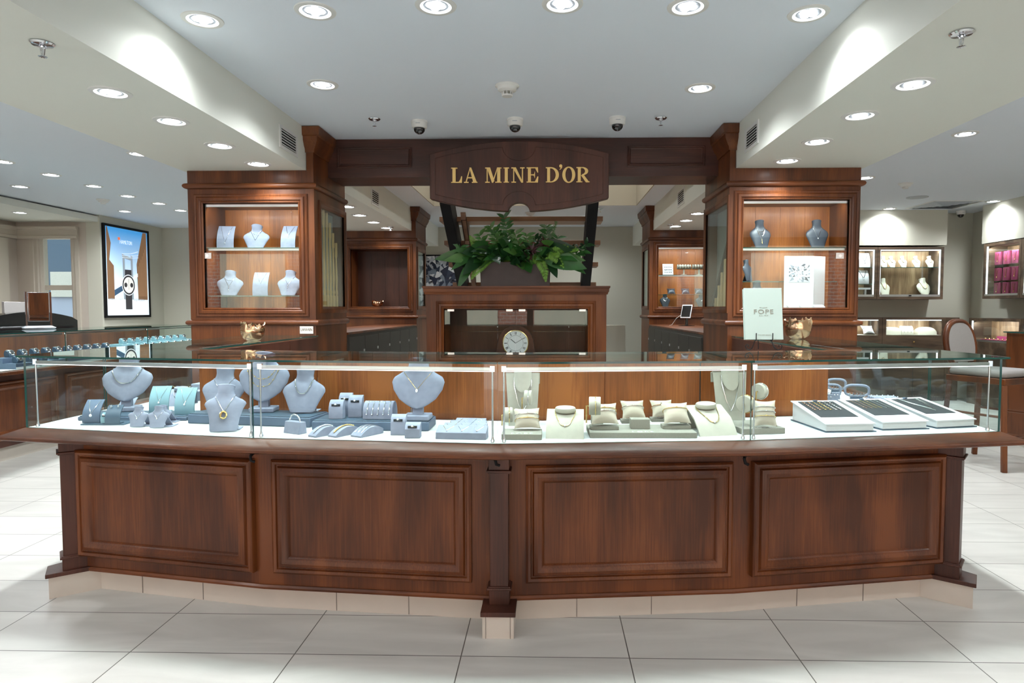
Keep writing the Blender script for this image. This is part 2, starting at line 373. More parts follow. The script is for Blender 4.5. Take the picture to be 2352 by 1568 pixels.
# ---------------------------------------------------------------- ceiling fittings
def ceiling_lamp():
    t = thing('recessed_downlight', 'x', 'downlight')
    m = MB().lathe([(.068, -.001), (.070, -.006), (.090, -.004), (.092, 0)], n=40, cap=False); m.build('trim_ring', M['whitem'], t)
    MB().lathe([(.069, -.0052), (.056, -.0015)], n=40, cap=False).build('reflector', M['lampin'], t)
    m = MB().lathe([(.052, -.0012), (1e-5, -.0010)], n=32, cap=False); m.build('lamp_face', M['greyp'], t)
    m = MB()
    for k in range(4):
        a = k*math.pi/2+.3; m.lathe([(.020, -.002), (.016, -.006), (1e-5, -.007)], (.024*math.cos(a), .024*math.sin(a), 0), 14, cap=False)
    m.build('lens', M['lens'], t); return t
lamp0 = ceiling_lamp(); lamp0.location = (0, 0, 50); _lamp_used = [False]
def lamp(px, py, z, label, group=None, w=None, size=150):
    p = at(px, py, Z=z); return lampw((p.x, p.y, z), label, group, w, size)
def lampw(p, label, group=None, w=None, size=150):
    if not _lamp_used[0]: o = lamp0; o.location = p; _lamp_used[0] = True
    else: o = copy_tree(lamp0); o.location = p; [bpy.data.objects.remove(c) for c in list(bpy.data.objects) if c.parent == o and c.type == 'LIGHT']
    o['label'] = label
    if group: o['group'] = group
    elif 'group' in o: del o['group']
    spot(o, (0, 0, -.012), w, size); return o
GL = 'recessed downlights in the ceiling'
for (x, y), w_ in zip(((465, 45), (724, 25), (1001, 13), (1292, 9), (1580, 15), (1857, 31)), ('first from the left-hand beam', 'second from the left-hand beam', 'third from the left-hand beam', 'third from the right-hand beam', 'second from the right-hand beam', 'first from the right-hand beam')):
    lamp(x, y, CEIL, 'bright white round downlight in the row over the long counter, '+w_, GL, 18 if 500 < x < 1800 else 9)
lamp(741, 194, CEIL, 'round downlight in the middle ceiling above the front left column', GL)
lamp(1608, 202, CEIL, 'round downlight in the middle ceiling above the front right column', GL)
o4 = ('nearest', 'second nearest', 'third nearest', 'farthest, just over the column')
for (x, y), w_ in zip(((254, 212), (394, 278), (505, 334), (593, 376)), o4): lamp(x, y, SOF, 'round downlight under the left-hand ceiling beam, the '+w_, 'downlights under the left beam', 14)
for (x, y), w_ in zip(((2097, 193), (1975, 265), (1877, 325), (1808, 369)), o4): lamp(x, y, SOF, 'round downlight under the right-hand ceiling beam, the '+w_, 'downlights under the right beam', 14)
for (x, y), w_ in zip(((797, 474), (826, 494), (858, 510), (888, 523)), o4): lamp(x, y, SOF, 'downlight under the left beam beyond the header, '+w_.replace('column', 'empty niche'), 'downlights under the left beam', 9)
for (x, y), w_ in zip(((1602, 490), (1576, 506), (1551, 519)), ('nearest', 'middle one', 'farthest')): lamp(x, y, SOF, 'downlight under the right beam beyond the header, '+w_, 'downlights under the right beam', 9)
GLL = 'downlights in the ceiling over the watch counter'
for (x, y), w_ in zip(((7, 371), (117, 401), (215, 427), (293, 450), (365, 467), (415, 483)), ('cut by the picture edge', 'next to it', 'third from the picture edge', 'fourth from the picture edge', 'fifth from the picture edge', 'half hidden by the column')):
    lamp(x, y, CEIL, 'downlight in the long row over the watch counter, '+w_, GLL, 22)
for (x, y, l_) in ((318, 353, 'plain round ceiling light just beyond the left-hand beam'), (46, 428, 'plain round ceiling light near the alcove soffit'), (287, 485, 'plain round ceiling light above the framed watch poster')):
    lamp(x, y, CEIL, l_, GLL, 22)
lamp(46, 488, 2.50, 'small downlight in the low alcove ceiling by the window', None, 6)
for (x, y, l_) in ((2217, 307, 'plain round ceiling light beyond the right-hand beam'), (1988, 408, 'round ceiling light peeping out behind the front right column'), (2282, 462, 'round ceiling light near the maroon box case'), (2043, 479, 'round ceiling light shining on the wall above the bust case')):
    lamp(x, y, CEIL, l_, 'ceiling lights in the right-hand room', 25)
# lamps of the same rows that lie behind the camera or out of the frame and still light the room
for x in (-1.3, -.2, .9): lampw((x, .9, CEIL), 'round downlight over the visitors in front of the long counter', 'downlights behind the camera', 2)
for x, y in ((-2.05, 1.6), (1.67, 1.6), (-4.9, 3.4), (-4.9, 4.8), (5.2, 3.2), (5.2, 5.6), (-3.5, 3.2), (3.3, 1.6), (-3.5, .8)): lampw((x, y, SOF if abs(x+.19) < 2.2 else CEIL), 'round downlight in the rows beside the camera', 'downlights behind the camera', 10 if abs(x+.19) < 2.2 else 18)

for x in (-1.0, .7):  # hidden lamps added to brighten the space behind the header
    for y in (6.3, 7.8): lampw((x, y, 4.2), 'added hidden downlight high in the stairwell opening', 'added stairwell downlights', 22)
for x in (-.9, .6): lampw((x, 9.9, CEIL), 'added downlight at the back behind the stairs', 'added downlights at the back', 14)  # lamps added to brighten the far wall
def sprinkler(px, py, z, label):
    p = at(px, py, Z=z); t = thing('fire_sprinkler', label, 'sprinkler', (p.x, p.y, z), 0, 'ceiling sprinklers')
    MB().lathe([(.040, 0), (.042, -.004), (.036, -.010), (.014, -.012), (.012, -.002)], n=24).build('escutcheon', M['chrome'], t)
    m = MB(); m.lathe([(.008, -.01), (.008, -.022), (.004, -.024)], n=10); m.obox((-.009, 0, -.02), (-.004, 0, -.05), .004, .004); m.obox((.009, 0, -.02), (.004, 0, -.05), .004, .004); m.lathe([(.003, -.02), (.003, -.045)], n=6); m.build('frame_arms', M['chrome'], t)
    m = MB()
    for k in range(10):
        a = k*math.pi/5; m.obox((0, 0, -.052), (.016*math.cos(a), .016*math.sin(a), -.053), .005, .0016)
    m.build('deflector', M['chrome'], t)
sprinkler(97, 98, SOF, 'chrome fire sprinkler under the left-hand beam'); sprinkler(2209, 74, SOF, 'chrome fire sprinkler under the right-hand beam')
sprinkler(860, 272, CEIL, 'chrome sprinkler on the ceiling beside the leftmost dome camera'); sprinkler(1518, 270, CEIL, 'chrome sprinkler on the ceiling beside the rightmost dome camera')
sprinkler(897, 520, SOF, 'tiny sprinkler under the left beam in front of the empty niche'); sprinkler(1540, 515, SOF, 'tiny sprinkler under the right beam near the rear lit niche')
sprinkler(1379, 478, CEIL, 'tiny distant sprinkler on the ceiling behind the stairs')

def dome(px, py, label, s=1):
    p = at(px, py, Z=CEIL); t = thing('dome_camera', label, 'security camera', (p.x, p.y, CEIL), 0, 'ceiling dome cameras')
    MB().lathe([(.058*s, 0), (.058*s, -.012*s), (.056*s, -.014*s), (.056*s, -.040*s), (.050*s, -.050*s), (.040*s, -.052*s)], n=32).build('housing', M['whitem'], t)
    MB().lathe([(.040*s, -.050*s)]+[(.040*s*math.cos(a*math.pi/16), (-.055-.038*math.sin(a*math.pi/16))*s) for a in range(8)]+[(1e-4, -.093*s)], n=28).build('dome', M['black'], t)
    m = MB(); m.box(-.016*s, .016*s, -.0575*s, -.056*s, -.030*s, -.026*s); m.build('maker_mark', M['greyp'], t)
dome(963, 278, 'white dome security camera nearest the left-hand column'); dome(1183, 273, 'white dome security camera above the gilt letters, middle of three'); dome(1418, 270, 'white dome security camera nearest the right-hand column')
dome(2207, 484, 'small dome camera over the dark corner of the right-hand room')
p = at(1165, 196, Z=CEIL); t = thing('smoke_detector', 'off-white round smoke detector in the middle of the ceiling', 'smoke detector', (p.x, p.y, CEIL))
MB().lathe([(.072, 0), (.073, -.006), (.060, -.014), (.056, -.030), (.040, -.040), (.032, -.040)], n=36).build('housing', M['whitem'], t)
m = MB(); m.lathe([(.034, -.058), (.030, -.066), (1e-4, -.068)], n=28)
for k in range(8):
    a = k*math.pi/4; m.obox((.031*math.cos(a), .031*math.sin(a), -.038), (.031*math.cos(a), .031*math.sin(a), -.060), .005, .005)
m.build('sensor_cage', M['whitem'], t)
for px, py, l_ in ((2080, 421, 'small smoke detector on the ceiling of the right-hand room'), (1218, 488, 'small smoke detector seen through the notch of the sign'), (237, 458, 'small detector box on the ceiling over the watch counter')):
    p = at(px, py, Z=CEIL); t = thing('smoke_detector', l_, 'smoke detector', (p.x, p.y, CEIL))
    MB().lathe([(.072, 0), (.073, -.008), (.056, -.018), (.050, -.034), (.030, -.040), (.030, -.055), (1e-4, -.057)], n=28).build('housing', M['whitem'], t)
p = at(2107, 453, Z=CEIL); tag(MB().lathe([(.12, 0), (.12, -.004), (1e-4, -.005)], n=28).build('ceiling_speaker', M['greyp']), 'grey round flush speaker in the right-hand room ceiling', 'speaker').location = (p.x, p.y, CEIL)
p = at(2168, 470, Z=CEIL); t = thing('ceiling_air_diffuser', 'square louvred air diffuser in the right-hand ceiling', 'air vent', (p.x, p.y, CEIL))
m = MB()
for k in range(5): r = .30-.058*k; m.ring((0, 0), (1, 0), 0, 0, 0, 0, [(0, 0)]) if False else m.lathe([(r*1.414, -.001), (r*1.414-.055, -.012-.003*k)], n=4, cap=False)
m.M = Matrix(); o = m.build('louvres', M['greyp'], t, smooth=False); o.rotation_euler.z = R(45)
MB().box(-.32, .32, -.32, .32, -.003, 0).build('backing_plate', M['whitem'], t)
def vent(x, y0, y1, z0, z1, face, label):
    t = thing('air_vent', label, 'air vent', (x, (y0+y1)/2, z0), 0, 'wall registers in the beams')
    m = MB(); hy = (y1-y0)/2; h = z1-z0; f = face
    for a in ((-hy, hy, 0, .02), (-hy, hy, h-.02, h), (-hy, -hy+.025, .02, h-.02), (hy-.025, hy, .02, h-.02)): m.box(min(0, f*.008), max(0, f*.008), *a)
    m.build('grille_frame', M['whitem'], t); MB().box(min(0, f*.001), max(0, f*.001), -hy+.02, hy-.02, .015, h-.015).build('duct_backing', M['blackm'], t)
    m = MB(); n = 6
    for k in range(n): z = .022+(h-.044)*(k+.5)/n; m.put([(f*.001, -hy+.02, z+.006), (f*.001, hy-.02, z+.006), (f*.009, hy-.02, z-.005), (f*.009, -hy+.02, z-.005), (f*.001, -hy+.02, z+.003), (f*.001, hy-.02, z+.003), (f*.009, hy-.02, z-.008), (f*.009, -hy+.02, z-.008)], [(0, 1, 2, 3), (4, 5, 6, 7), (3, 2, 6, 7), (0, 1, 5, 4)])
    m.build('slat', M['whitem'], t)
a, b = at(641, 320, X=-1.805), at(682, 340, X=-1.805); vent(-1.805, a.y, b.y, 2.345, 2.50, 1, 'white louvred air register on the left beam beside the capital')
a, b = at(1743, 320, X=1.378), at(1713, 320, X=1.378); vent(1.378, a.y, b.y, 2.345, 2.50, -1, 'white louvred air register on the right beam beside the capital')
a, b = at(852, 450, X=-1.805), at(870, 450, X=-1.805); vent(-1.805, a.y, b.y, 2.33, 2.50, 1, 'small dark air register on the left beam beyond the header')
a, b = at(1573, 450, X=1.378), at(1557, 450, X=1.378); vent(1.378, a.y, b.y, 2.33, 2.50, -1, 'small dark air register on the right beam beyond the header')
# ================================================================ KIOSK: columns, header, sign
def halfround(z, r=.028, h=.022): return [(0, z-h)]+[(r*math.cos(a), z+h*math.sin(a)) for a in [R(-80+20*k) for k in range(9)]]+[(0, z+h)]
FRAME = [(-.068, 0), (-.068, .008), (-.060, .013), (-.050, .009), (-.040, .018), (-.024, .019), (-.014, .009), (-.008, .013), (0, .006), (0, -.03)]
def column(label, x0, x1, yf, yb, inner, win, side, lit, rail, kind, top=True):
    t = thing('display_column', label, 'display cabinet', (0, 0, 0)); wx0, wx1, wz0, wz1 = win; sy0, sy1 = side; nd = yf+.34; sb = .10
    xi, xo = (x1, x0) if inner > 0 else (x0, x1); wi, wo = (wx1, wx0) if inner > 0 else (wx0, wx1); xs = xi-inner*sb
    def bx(m, a, b, *r): m.box(min(a, b), max(a, b), *r)
    m = MB(); bx(m, x0, x1, yf, yb, 0, wz0); bx(m, x0, x1, yf, yb, wz1, SOF)
    bx(m, xo, wo, yf, yb, wz0, wz1); bx(m, wi, xi, yf, sy0, wz0, wz1); bx(m, xs, xi, sy1, yb, wz0, wz1); bx(m, wi, xs, sy0, yb, wz0, wz1) if abs(wi-xs) > .005 else None
    bx(m, wo, wi, nd, yb, wz0, wz1)
    bx(m, (-1.80 if inner > 0 else 1.374), xi, yf, yb, SOF, CEIL)
    m.build('body', M['wood'], t)
    m = MB(); P = [(x0, yb), (x0, yf), (x1, yf), (x1, yb)]
    m.sweep(P, halfround(2.176)); m.build('crown_rail', M['woodx'], t)
    MB().sweep(P, halfround(1.156)).build('waist_rail', M['woodx'], t)
    m = MB(); prof = [(0, 2.42), (.010, 2.42), (.013, 2.445), (.026, 2.462), (.046, 2.50), (.050, 2.528), (.064, 2.535), (.070, 2.595), (0, 2.595)]
    hy = 5.18 if kind == 'front' else yb
    m.sweep([(-1.835, yf), (x1, yf), (x1, hy)] if inner > 0 else [(x0, hy), (x0, yf), (1.405, yf)], prof); m.build('capital', M['wood'], t)
    MB().ring((0, yf), (1, 0), wx0, wx1, wz0, wz1, FRAME).build('niche_frame', M['wood'], t)
    m = MB(); m.put([(wx0, nd-.003, wz0), (wx1, nd-.003, wz0), (wx1, nd-.003, wz1), (wx0, nd-.003, wz1)], [(0, 1, 2, 3)])
    nx = 4
    m = MB()
    for k in range(nx): a = wx0+(wx1-wx0)*k/nx; m.box(a+.0008, a+(wx1-wx0)/nx-.0008, nd-.008, nd, wz0, wz1)
    m.build('niche_back', M['honey'] if lit else M['wooddark'], t)  # niche light painted in: brightened cherry when lit, dark cherry when not
    # inner face: mirror reflection of stair balusters, built as a shallow glazed box
    u = (0, 1) if inner > 0 else (0, -1); s0, s1 = (sy0, sy1) if inner > 0 else (-sy1, -sy0)
    MB().ring((xi, 0), u, s0, s1, wz0+.01, wz1-.01, [(-.05, 0), (-.05, .008), (-.03, .013), (-.012, .008), (0, .004), (0, -.02)]).build('side_frame', M['wood'], t)
    if rail:
        m = MB(); bx(m, xs, xs+inner*.004, sy0, sy1, wz0, wz1); m.build('mirrored_backdrop', M['greyw'], t)
        bx2 = MB(); bx(bx2, xi-inner*.012, xi-inner*.006, sy0+.002, sy1-.002, wz0+.012, wz1-.012); bx2.build('side_pane', M['glass'], t)
        n = 7
        for k in range(n):
            y = sy0+.02+(sy1-sy0-.04)*(k+.5)/n; h = rail[0]+(rail[1]-rail[0])*(k+.5)/n; c = (xi-inner*.052, y, wz0)
            if h-wz0 < .04: continue
            h = min(h, wz1)-wz0; q = .013
            MB().lathe([(q, 0), (q, .10), (q*.7, .105), (q*.95, .13), (q*.6, .16), (q*.85, .24), (q*.62, .5*h+.1), (q*.55, h-.13), (q*.9, h-.115), (q*.9, h)] if h > .42 else [(q, 0), (q, h*.5), (q*.8, h*.52), (q*.8, h)], c, 10).build('mirrored_baluster', M['pine'], t)
        m = MB(); m.obox((xi-inner*.05, sy0+.01, rail[0]+.02), (xi-inner*.05, sy1-.01, rail[1]+.02), .022, .035)
        if rail[0] < wz1+.1: m.build('mirrored_handrail', M['wooddark'], t)
    else:
        m = MB(); bx(m, xs, xi-inner*.03, sy0, sy1, wz0, wz1); m.build('side_panel', M['greyw'], t)
        bx2 = MB(); bx(bx2, xi-inner*.012, xi-inner*.006, sy0+.002, sy1-.002, wz0+.012, wz1-.012); bx2.build('side_pane', M['glass'], t)
    if lit:
        MB().box(wx0+.002, wx1-.002, yf+.012, yf+.018, wz0, wz1-.02).build('glass_door', M['glass'], t)
        m = MB(); m.box(wx0, wx1, yf+.022, yf+.036, wz1-.022, wz1-.004); m.build('led_bar', M['alu'], t)
        MB().box(wx0+.01, wx1-.01, yf+.036, yf+.040, wz1-.020, wz1-.008).build('led_strip', M['leds'], t)
        strip(t, ((wx0+wx1)/2, yf+.055, wz1-.022), wx1-wx0-.05, 14.0, 0, R(38))
        zs = lit
        for i, z in enumerate(zs):
            g = MB().box(wx0+.004, wx1-.004, yf+(.165 if i and inner < 0 and kind == 'front' else .03), nd-.012, z-.006, z); g.m = [0, 0, 1, 1, 0, 0]; g.m = [1, 1, 1, 1, 0, 0] if False else [1, 1, 1, 1, 1, 1]
            g.m = [0]*6; g.m[2] = 1
            g.build('glass_shelf', [M['glass'], M['edge']], t)
            if i == 0:
                MB().box(wx0+.01, wx1-.01, yf+.034, yf+.046, z-.022, z-.007).build('led_bar', M['alu'], t)
                strip(t, ((wx0+wx1)/2, yf+.055, z-.024), wx1-wx0-.05, 9.0, 0, R(35))
    return t
M['greyw'] = mat('pale_wall_panel', (.36, .39, .36), .5)
DW = .012
nl = column('front left cherry display column with lit niche of grey necklace busts', XL0, XL1, YF, YB, 1, (-2.585, -1.865, 1.268, 2.048), (5.00, 5.56), (1.722, 1.36), (2.30, 1.78), 'front')
nr = column('front right cherry display column with lit niche of black necklace busts', XR0, XR1, YF, YB, -1, (1.435, 2.205, 1.268, 2.058), (4.90, 5.56), (1.715, 1.47), (1.90, 1.20), 'front')
column('rear left cherry column with an empty unlit niche', XL0, XL1, 8.6, 9.3, 1, (-2.62, -1.86, 1.29, 2.05), (8.72, 9.2), None, None, 'rear')
column('rear right cherry column with lit niche of small jewellery stands', XR0, XR1, 8.6, 9.3, -1, (1.445, 2.18, 1.29, 2.07), (8.72, 9.2), (1.71, 1.45), None, 'rear')

# locks on the front niches
for x, z, l_ in ((at(476, 587, Y=YF).x, at(476, 587, Y=YF).z, 'left niche'), (at(1930, 587, Y=YF).x, at(1930, 587, Y=YF).z, 'right niche')):
    t = thing('cabinet_lock', 'small square steel plunger lock on the glass of the front '+l_, 'lock', (x, YF+.012, z))
    MB().box(-.028, .028, -.010, -.001, -.022, .022).build('lock_plate', M['alu'], t, bevel=.001)
    MB().lathe([(.011, 0), (.011, -.004), (1e-4, -.004)], n=20).build('keyway', M['chrome'], t).matrix_local = Matrix.Translation((0, -.010, 0)) @ Matrix.Rotation(R(-90), 4, 'X')

t = thing('header_beam', 'dark cherry header beam with two framed panels spanning the columns', 'header', (0, 0, 0))
MB().box(XL1-.0, XR0, 5.18, 5.54, 2.30, CEIL-.002).build('beam', M['wooddarkx'], t)
for a, b in ((775, 946), (1441, 1619)):
    x0, x1 = at(a, 360, Y=5.18).x, at(b, 360, Y=5.18).x
    MB().ring((0, 5.18), (1, 0), x0, x1, 2.375, 2.535, [(0, 0), (0, .008), (.006, .012), (.012, .008), (.018, .012), (.026, .004), (.026, .003)], fill=True).build('raised_panel', M['wooddarkx'], t)

# the sign board
SC = at(1192, 404, Y=5.10); U = 5.10/1493
def plaque(hw, hc, hm, rn, n=24):
    """half width, half height at the corners, half height in the middle, notch radius"""
    pts = []
    def y_of(x): return hm-(hm-hc)*(abs(x)/hw)**2
    xs = [-hw+(hw-rn)*k/n for k in range(n+1)]
    for x in xs: pts.append((x, -y_of(x)))
    for k in range(1, 12):
        a = math.pi-math.pi*k/12; pts.append((rn*math.cos(a), -y_of(rn)+rn*.82*math.sin(a)))
    for x in reversed(xs): pts.append((-x, -y_of(x)))
    top = [(-x, -y) for x, y in pts]
    return pts, top
t = thing('shop_sign', 'dark wooden shop sign with scalloped outline and gilt letters', 'sign', (SC.x, 5.18, SC.z))
def signpoly(hw, hc, hm, rn, notch_top):
    lo, _ = plaque(hw, hc, hm, rn)
    up = [(x, min(-y, 9)) for x, y in reversed(lo)] if notch_top else [(hw-2*hw*k/24, hm-(hm-hc)*abs(1-2*k/24)**2) for k in range(25)]
    return lo+up
b0 = MB(); b0.prism(signpoly(204*U, 50*U, 79*U, 24*U, False), -.075, 0, 'y'); b0.build('board', M['wooddark'], t, bevel=.004)
b1 = MB(); b1.prism(signpoly(191*U, 41*U, 66*U, 37*U, True), -.082, -.06, 'y'); b1.build('face_panel', M['wooddark'], t, bevel=.003)
def ring2(cx, cy, ro, ri, a0, a1, cxi=None, n=20):
    cxi = cx if cxi is None else cxi
    A = [a0+(a1-a0)*k/n for k in range(n+1)]
    return [(cx+ro[0]*math.cos(R(a)), cy+ro[1]*math.sin(R(a))) for a in A]+[(cxi+ri[0]*math.cos(R(a)), cy+ri[1]*math.sin(R(a))) for a in reversed(A)]
def rect(a, b, c, d): return [(a, c), (b, c), (b, d), (a, d)]
sf = .065
GLY = {
 'L': (0, [rect(.09, .30, 0, 1), rect(0, .42, 1-sf, 1), rect(0, .72, 0, sf), [(.46, .03), (.72, .03), (.735, .43), (.67, .43), (.62, .24), (.52, .09)]]),
 'A': (.851, [[(.10, .03), (.17, .03), (.44, .98), (.39, .98)], [(.37, 1), (.49, 1), (.86, .03), (.62, .03)], rect(.22, .64, .30, .37), rect(0, .31, 0, sf), rect(.53, .90, 0, sf)]),
 'M': (2.27, [rect(.10, .17, .03, .97), [(.10, 1), (.33, 1), (.62, .12), (.50, 0), (.45, 0)], [(.80, 1), (.86, 1), (.53, 0), (.46, 0)], rect(.80, 1.01, .03, .97), rect(0, .30, 1-sf, 1), rect(.80, 1.09, 1-sf, 1), rect(0, .30, 0, sf), rect(.67, 1.09, 0, sf)]),
 'I': (3.495, [rect(.08, .28, 0, 1), rect(0, .36, 1-sf, 1), rect(0, .36, 0, sf)]),
 'N': (4.014, [rect(.12, .19, .03, .97), [(.08, 1), (.30, 1), (.78, 0), (.66, 0)], rect(.70, .78, 0, .97), rect(0, .26, 1-sf, 1), rect(.58, .88, 1-sf, 1), rect(0, .31, 0, sf)]),
 'E': (5.024, [rect(.09, .29, 0, 1), rect(0, .76, 1-sf, 1), rect(0, .76, 0, sf), rect(.28, .52, .47, .54), [(.47, .47), (.55, .28), (.56, .28), (.56, .74), (.55, .74)], [(.56, .97), (.76, .97), (.78, .66), (.72, .66)], [(.54, .03), (.76, .03), (.79, .40), (.72, .40)]]),
 'D': (6.298, [rect(.09, .29, 0, 1), rect(0, .35, 1-sf, 1), rect(0, .35, 0, sf), ring2(.33, .5, (.545, .5), (.33, .435), -90, 90, .33)]),
 "'": (7.19, [[(.20, 1.08), (.19, .98), (.13, .89), (.05, .83), (.02, .86), (.09, .93), (.12, 1.01), (.05, 1.02)], [(.10+.10*math.cos(R(20*k)), 1.08+.10*math.sin(R(20*k))) for k in range(18)]]),
 'O': (7.394, [ring2(.43, .5, (.43, .53), (.22, .46), 90, 270), ring2(.43, .5, (.43, .53), (.22, .46), -90, 90)]),
 'R': (8.33, [rect(.09, .29, 0, 1), rect(0, .36, 1-sf, 1), rect(0, .40, 0, sf), ring2(.38, .735, (.40, .265), (.19, .20), -90, 90), [(.30, .47), (.48, .50), (.82, .05), (.60, .05)], rect(.62, .88, 0, sf)]),
}
L0 = at(1036.4, 420, Y=5.09); CH = 34.2/1493*5.09
for k, (x0, polys) in list(GLY.items()):
    g = MB()
    for j, p in enumerate(polys): g.prism([(L0.x-SC.x+(x0+a)*CH, L0.z-SC.z+b*CH) for a, b in p], -.094-.0002*j, -.080, 'y')
    g.build('letter' if k != "'" else 'apostrophe', M['goldleaf'], t, smooth=False)

# ================================================================ THE LONG COUNTER
def offs(P, o):
    P = [Vector(p) for p in P]; out = []
    for i, p in enumerate(P):
        ns = []
        if i: d = (p-P[i-1]).normalized(); ns.append(Vector((d.y, -d.x)))
        if i < len(P)-1: d = (P[i+1]-p).normalized(); ns.append(Vector((d.y, -d.x)))
        m = ns[0] if len(ns) == 1 else (ns[0]+ns[1])/(1+ns[0].dot(ns[1])); out.append(p+m*o)
    return out
YE = 4.85
G = [(-2.26, YE), (-2.26, 2.74), (-1.17, 2.53), (-.19, 2.44), (.79, 2.53), (1.89, 2.74), (1.89, YE)]
WP = [(-2.13, YE), (-2.13, 2.82), (-1.18, 2.635), (-.19, 2.545), (.76, 2.635), (1.75, 2.82), (1.75, YE)]
KP = [(-2.10, YE), (-2.10, 2.845), (-1.19, 2.665), (-.19, 2.575), (.75, 2.665), (1.71, 2.845), (1.71, YE)]
DZ, TZ = .746, 1.060
OI, OO = offs(G, -.53), offs(G, .02)
ct = thing('display_counter', 'long faceted cherry and glass jewellery counter in the foreground', 'counter', (-.19, 2.7, 0))
def B(mb, name, m, **k): return mb.build(name, m, ct, world=True, **k)
YS = 3.25   # the side counters start here
LP = [(-2.13, YS)]+WP[1:6]+[(1.75, YS)]
B(MB().sweep(LP, [(0, .095), (0, .700), (-.05, .700), (-.05, .095)]), 'base_cabinet', M['wood'])
B(MB().sweep(LP, [(0, .095), (.010, .095), (.012, .104), (.006, .112), (0, .112)]), 'bottom_moulding', M['woodx'])
KL = [(-2.10, YS)]+KP[1:6]+[(1.71, YS)]
B(MB().sweep(KL, [(0, 0), (0, .098), (-.04, .098), (-.04, 0)]), 'tiled_plinth', M['tile'])
m = MB()
for i in range(1, 5):
    a, b = Vector(KP[i]), Vector(KP[i+1]); d = (b-a).normalized(); L_ = (b-a).length; n = Vector((d.y, -d.x))
    k = .31
    while k < L_-.05:
        p = a+d*k; m.obox((p.x+n.x*.0005, p.y+n.y*.0005, 0.002), (p.x+n.x*.0005, p.y+n.y*.0005, .094), .003, .003); k += .31
B(m, 'tile_joints', M['grout'])
GP = [(-2.26, YS)]+G[1:6]+[(1.89, YS)]
B(MB().sweep(GP, [(-.035, DZ), (.004, DZ), (.010, .744), (.068, .722), (.074, .714), (.072, .704), (.064, .700), (-.035, .700)]), 'ledge', M['woodx'])
B(MB().sweep(GP, [(-.008, .7462), (-.008, .7475), (-.50, .7475), (-.50, .7462)]), 'case_deck', M['deck'])
B(MB().sweep(GP, [(-.036, .70), (-.036, .7458), (-.55, .7458), (-.55, .70)]), 'case_floor', M['wooddark'])
RPROF = [(0, 0), (0, .014), (.008, .020), (.018, .016), (.022, .009), (.026, .009), (.032, .020), (.046, .026), (.060, .020), (.070, .006), (.074, .001)]
for i, (pa, pb, dz) in enumerate(((188, 588, 1), (628, 1083, 0), (1207, 1680, 0), (1722, 2158, 1))):
    a, b = Vector(WP[i+1]), Vector(WP[i+2]); d = (b-a).normalized(); n = Vector((d.y, -d.x)); L_ = (b-a).length
    def along(px):
        for k in range(400):
            q = a+d*(L_*k/400)
            cp = at(px, 1200, Y=q.y)
            if cp.x < q.x: return L_*k/400
        return L_
    a0, a1 = along(pa), along(pb)
    prof = RPROF if not dz else [(0, 0), (0, .024)]+[(x+.002, h+.014) for x, h in RPROF[1:]]
    B(MB().ring(a, d, a0, a1, .165, .640, prof, fill=True), 'raised_panel', M['wood'])
# posts
def post(cx, cy, ang, s=1, w=.072):
    m = MB(); m.M = Matrix.Translation((cx, cy, 0)) @ Matrix.Rotation(ang, 4, 'Z')
    h = w/2
    m.box(-h, h, -h, h, .103, .700)
    m.box(-h-.004, h+.004, -h-.004, h+.004, .103, .165); m.box(-h-.004, h+.004, -h-.004, h+.004, .635, .700)
    for z in (.165, .622):
        m.box(-h-.007, h+.007, -h-.007, h+.007, z, z+.010); m.box(-h-.012, h+.012, -h-.012, h+.012, z+.005, z+.013) if z > .3 else m.box(-h-.012, h+.012, -h-.012, h+.012, z-.003, z+.006)
    B(m, 'corner_post', M['wooddark'], bevel=.002)
    return m
post(-.19, 2.525, 0)
m = MB(); m.box(-.19-.067, -.19+.067, 2.415, 2.60, .086, .104); B(m, 'post_cap_block', M['wooddark'], bevel=.002)
m = MB(); m.box(-.19-.060, -.19+.060, 2.422, 2.60, 0, .086); B(m, 'post_foot', M['tile'])
m = MB(); m.box(-.19-.048, -.19-.046, 2.4205, 2.423, 0, .086); m.box(-.19+.046, -.19+.048, 2.4205, 2.423, 0, .086); B(m, 'foot_joint', M['grout'])
for s in (-1, 1):
    cx = -.19+s*1.945
    ang = s*R(-38)
    post(cx+s*-.015, 2.815, ang, w=.085)
    # wedge-shaped foot: from the plinth out to the corner
    f = [(-.19+s*1.80, 2.845), (-.19+s*1.975, 2.715), (-.19+s*2.03, 2.80), (-.19+s*1.93, 2.96)]
    if s < 0: f = f[::-1]
    B(MB().prism(f, 0, .093, 'z'), 'post_foot', M['tile'])
    c = [(-.19+s*1.79, 2.838), (-.19+s*1.978, 2.700), (-.19+s*2.045, 2.80), (-.19+s*1.93, 2.97)]
    if s < 0: c = c[::-1]
    B(MB().prism(c, .094, .112, 'z'), 'post_cap_block', M['wooddark'], bevel=.002)
for px in (583, 1143, 1712):
    p = at(px, 1049, Y=2.50 if px != 1143 else 2.46)
    m = MB(); m.tube([(p.x, p.y+.03, .698), (p.x, p.y, .695), (p.x-.008, p.y-.012, .685), (p.x-.004, p.y-.016, .668), (p.x+.008, p.y-.010, .662)], .006, 8); m.box(p.x-.02, p.x+.02, p.y, p.y+.03, .690, .700)
    B(m, 'bag_hook', M['blackm'])
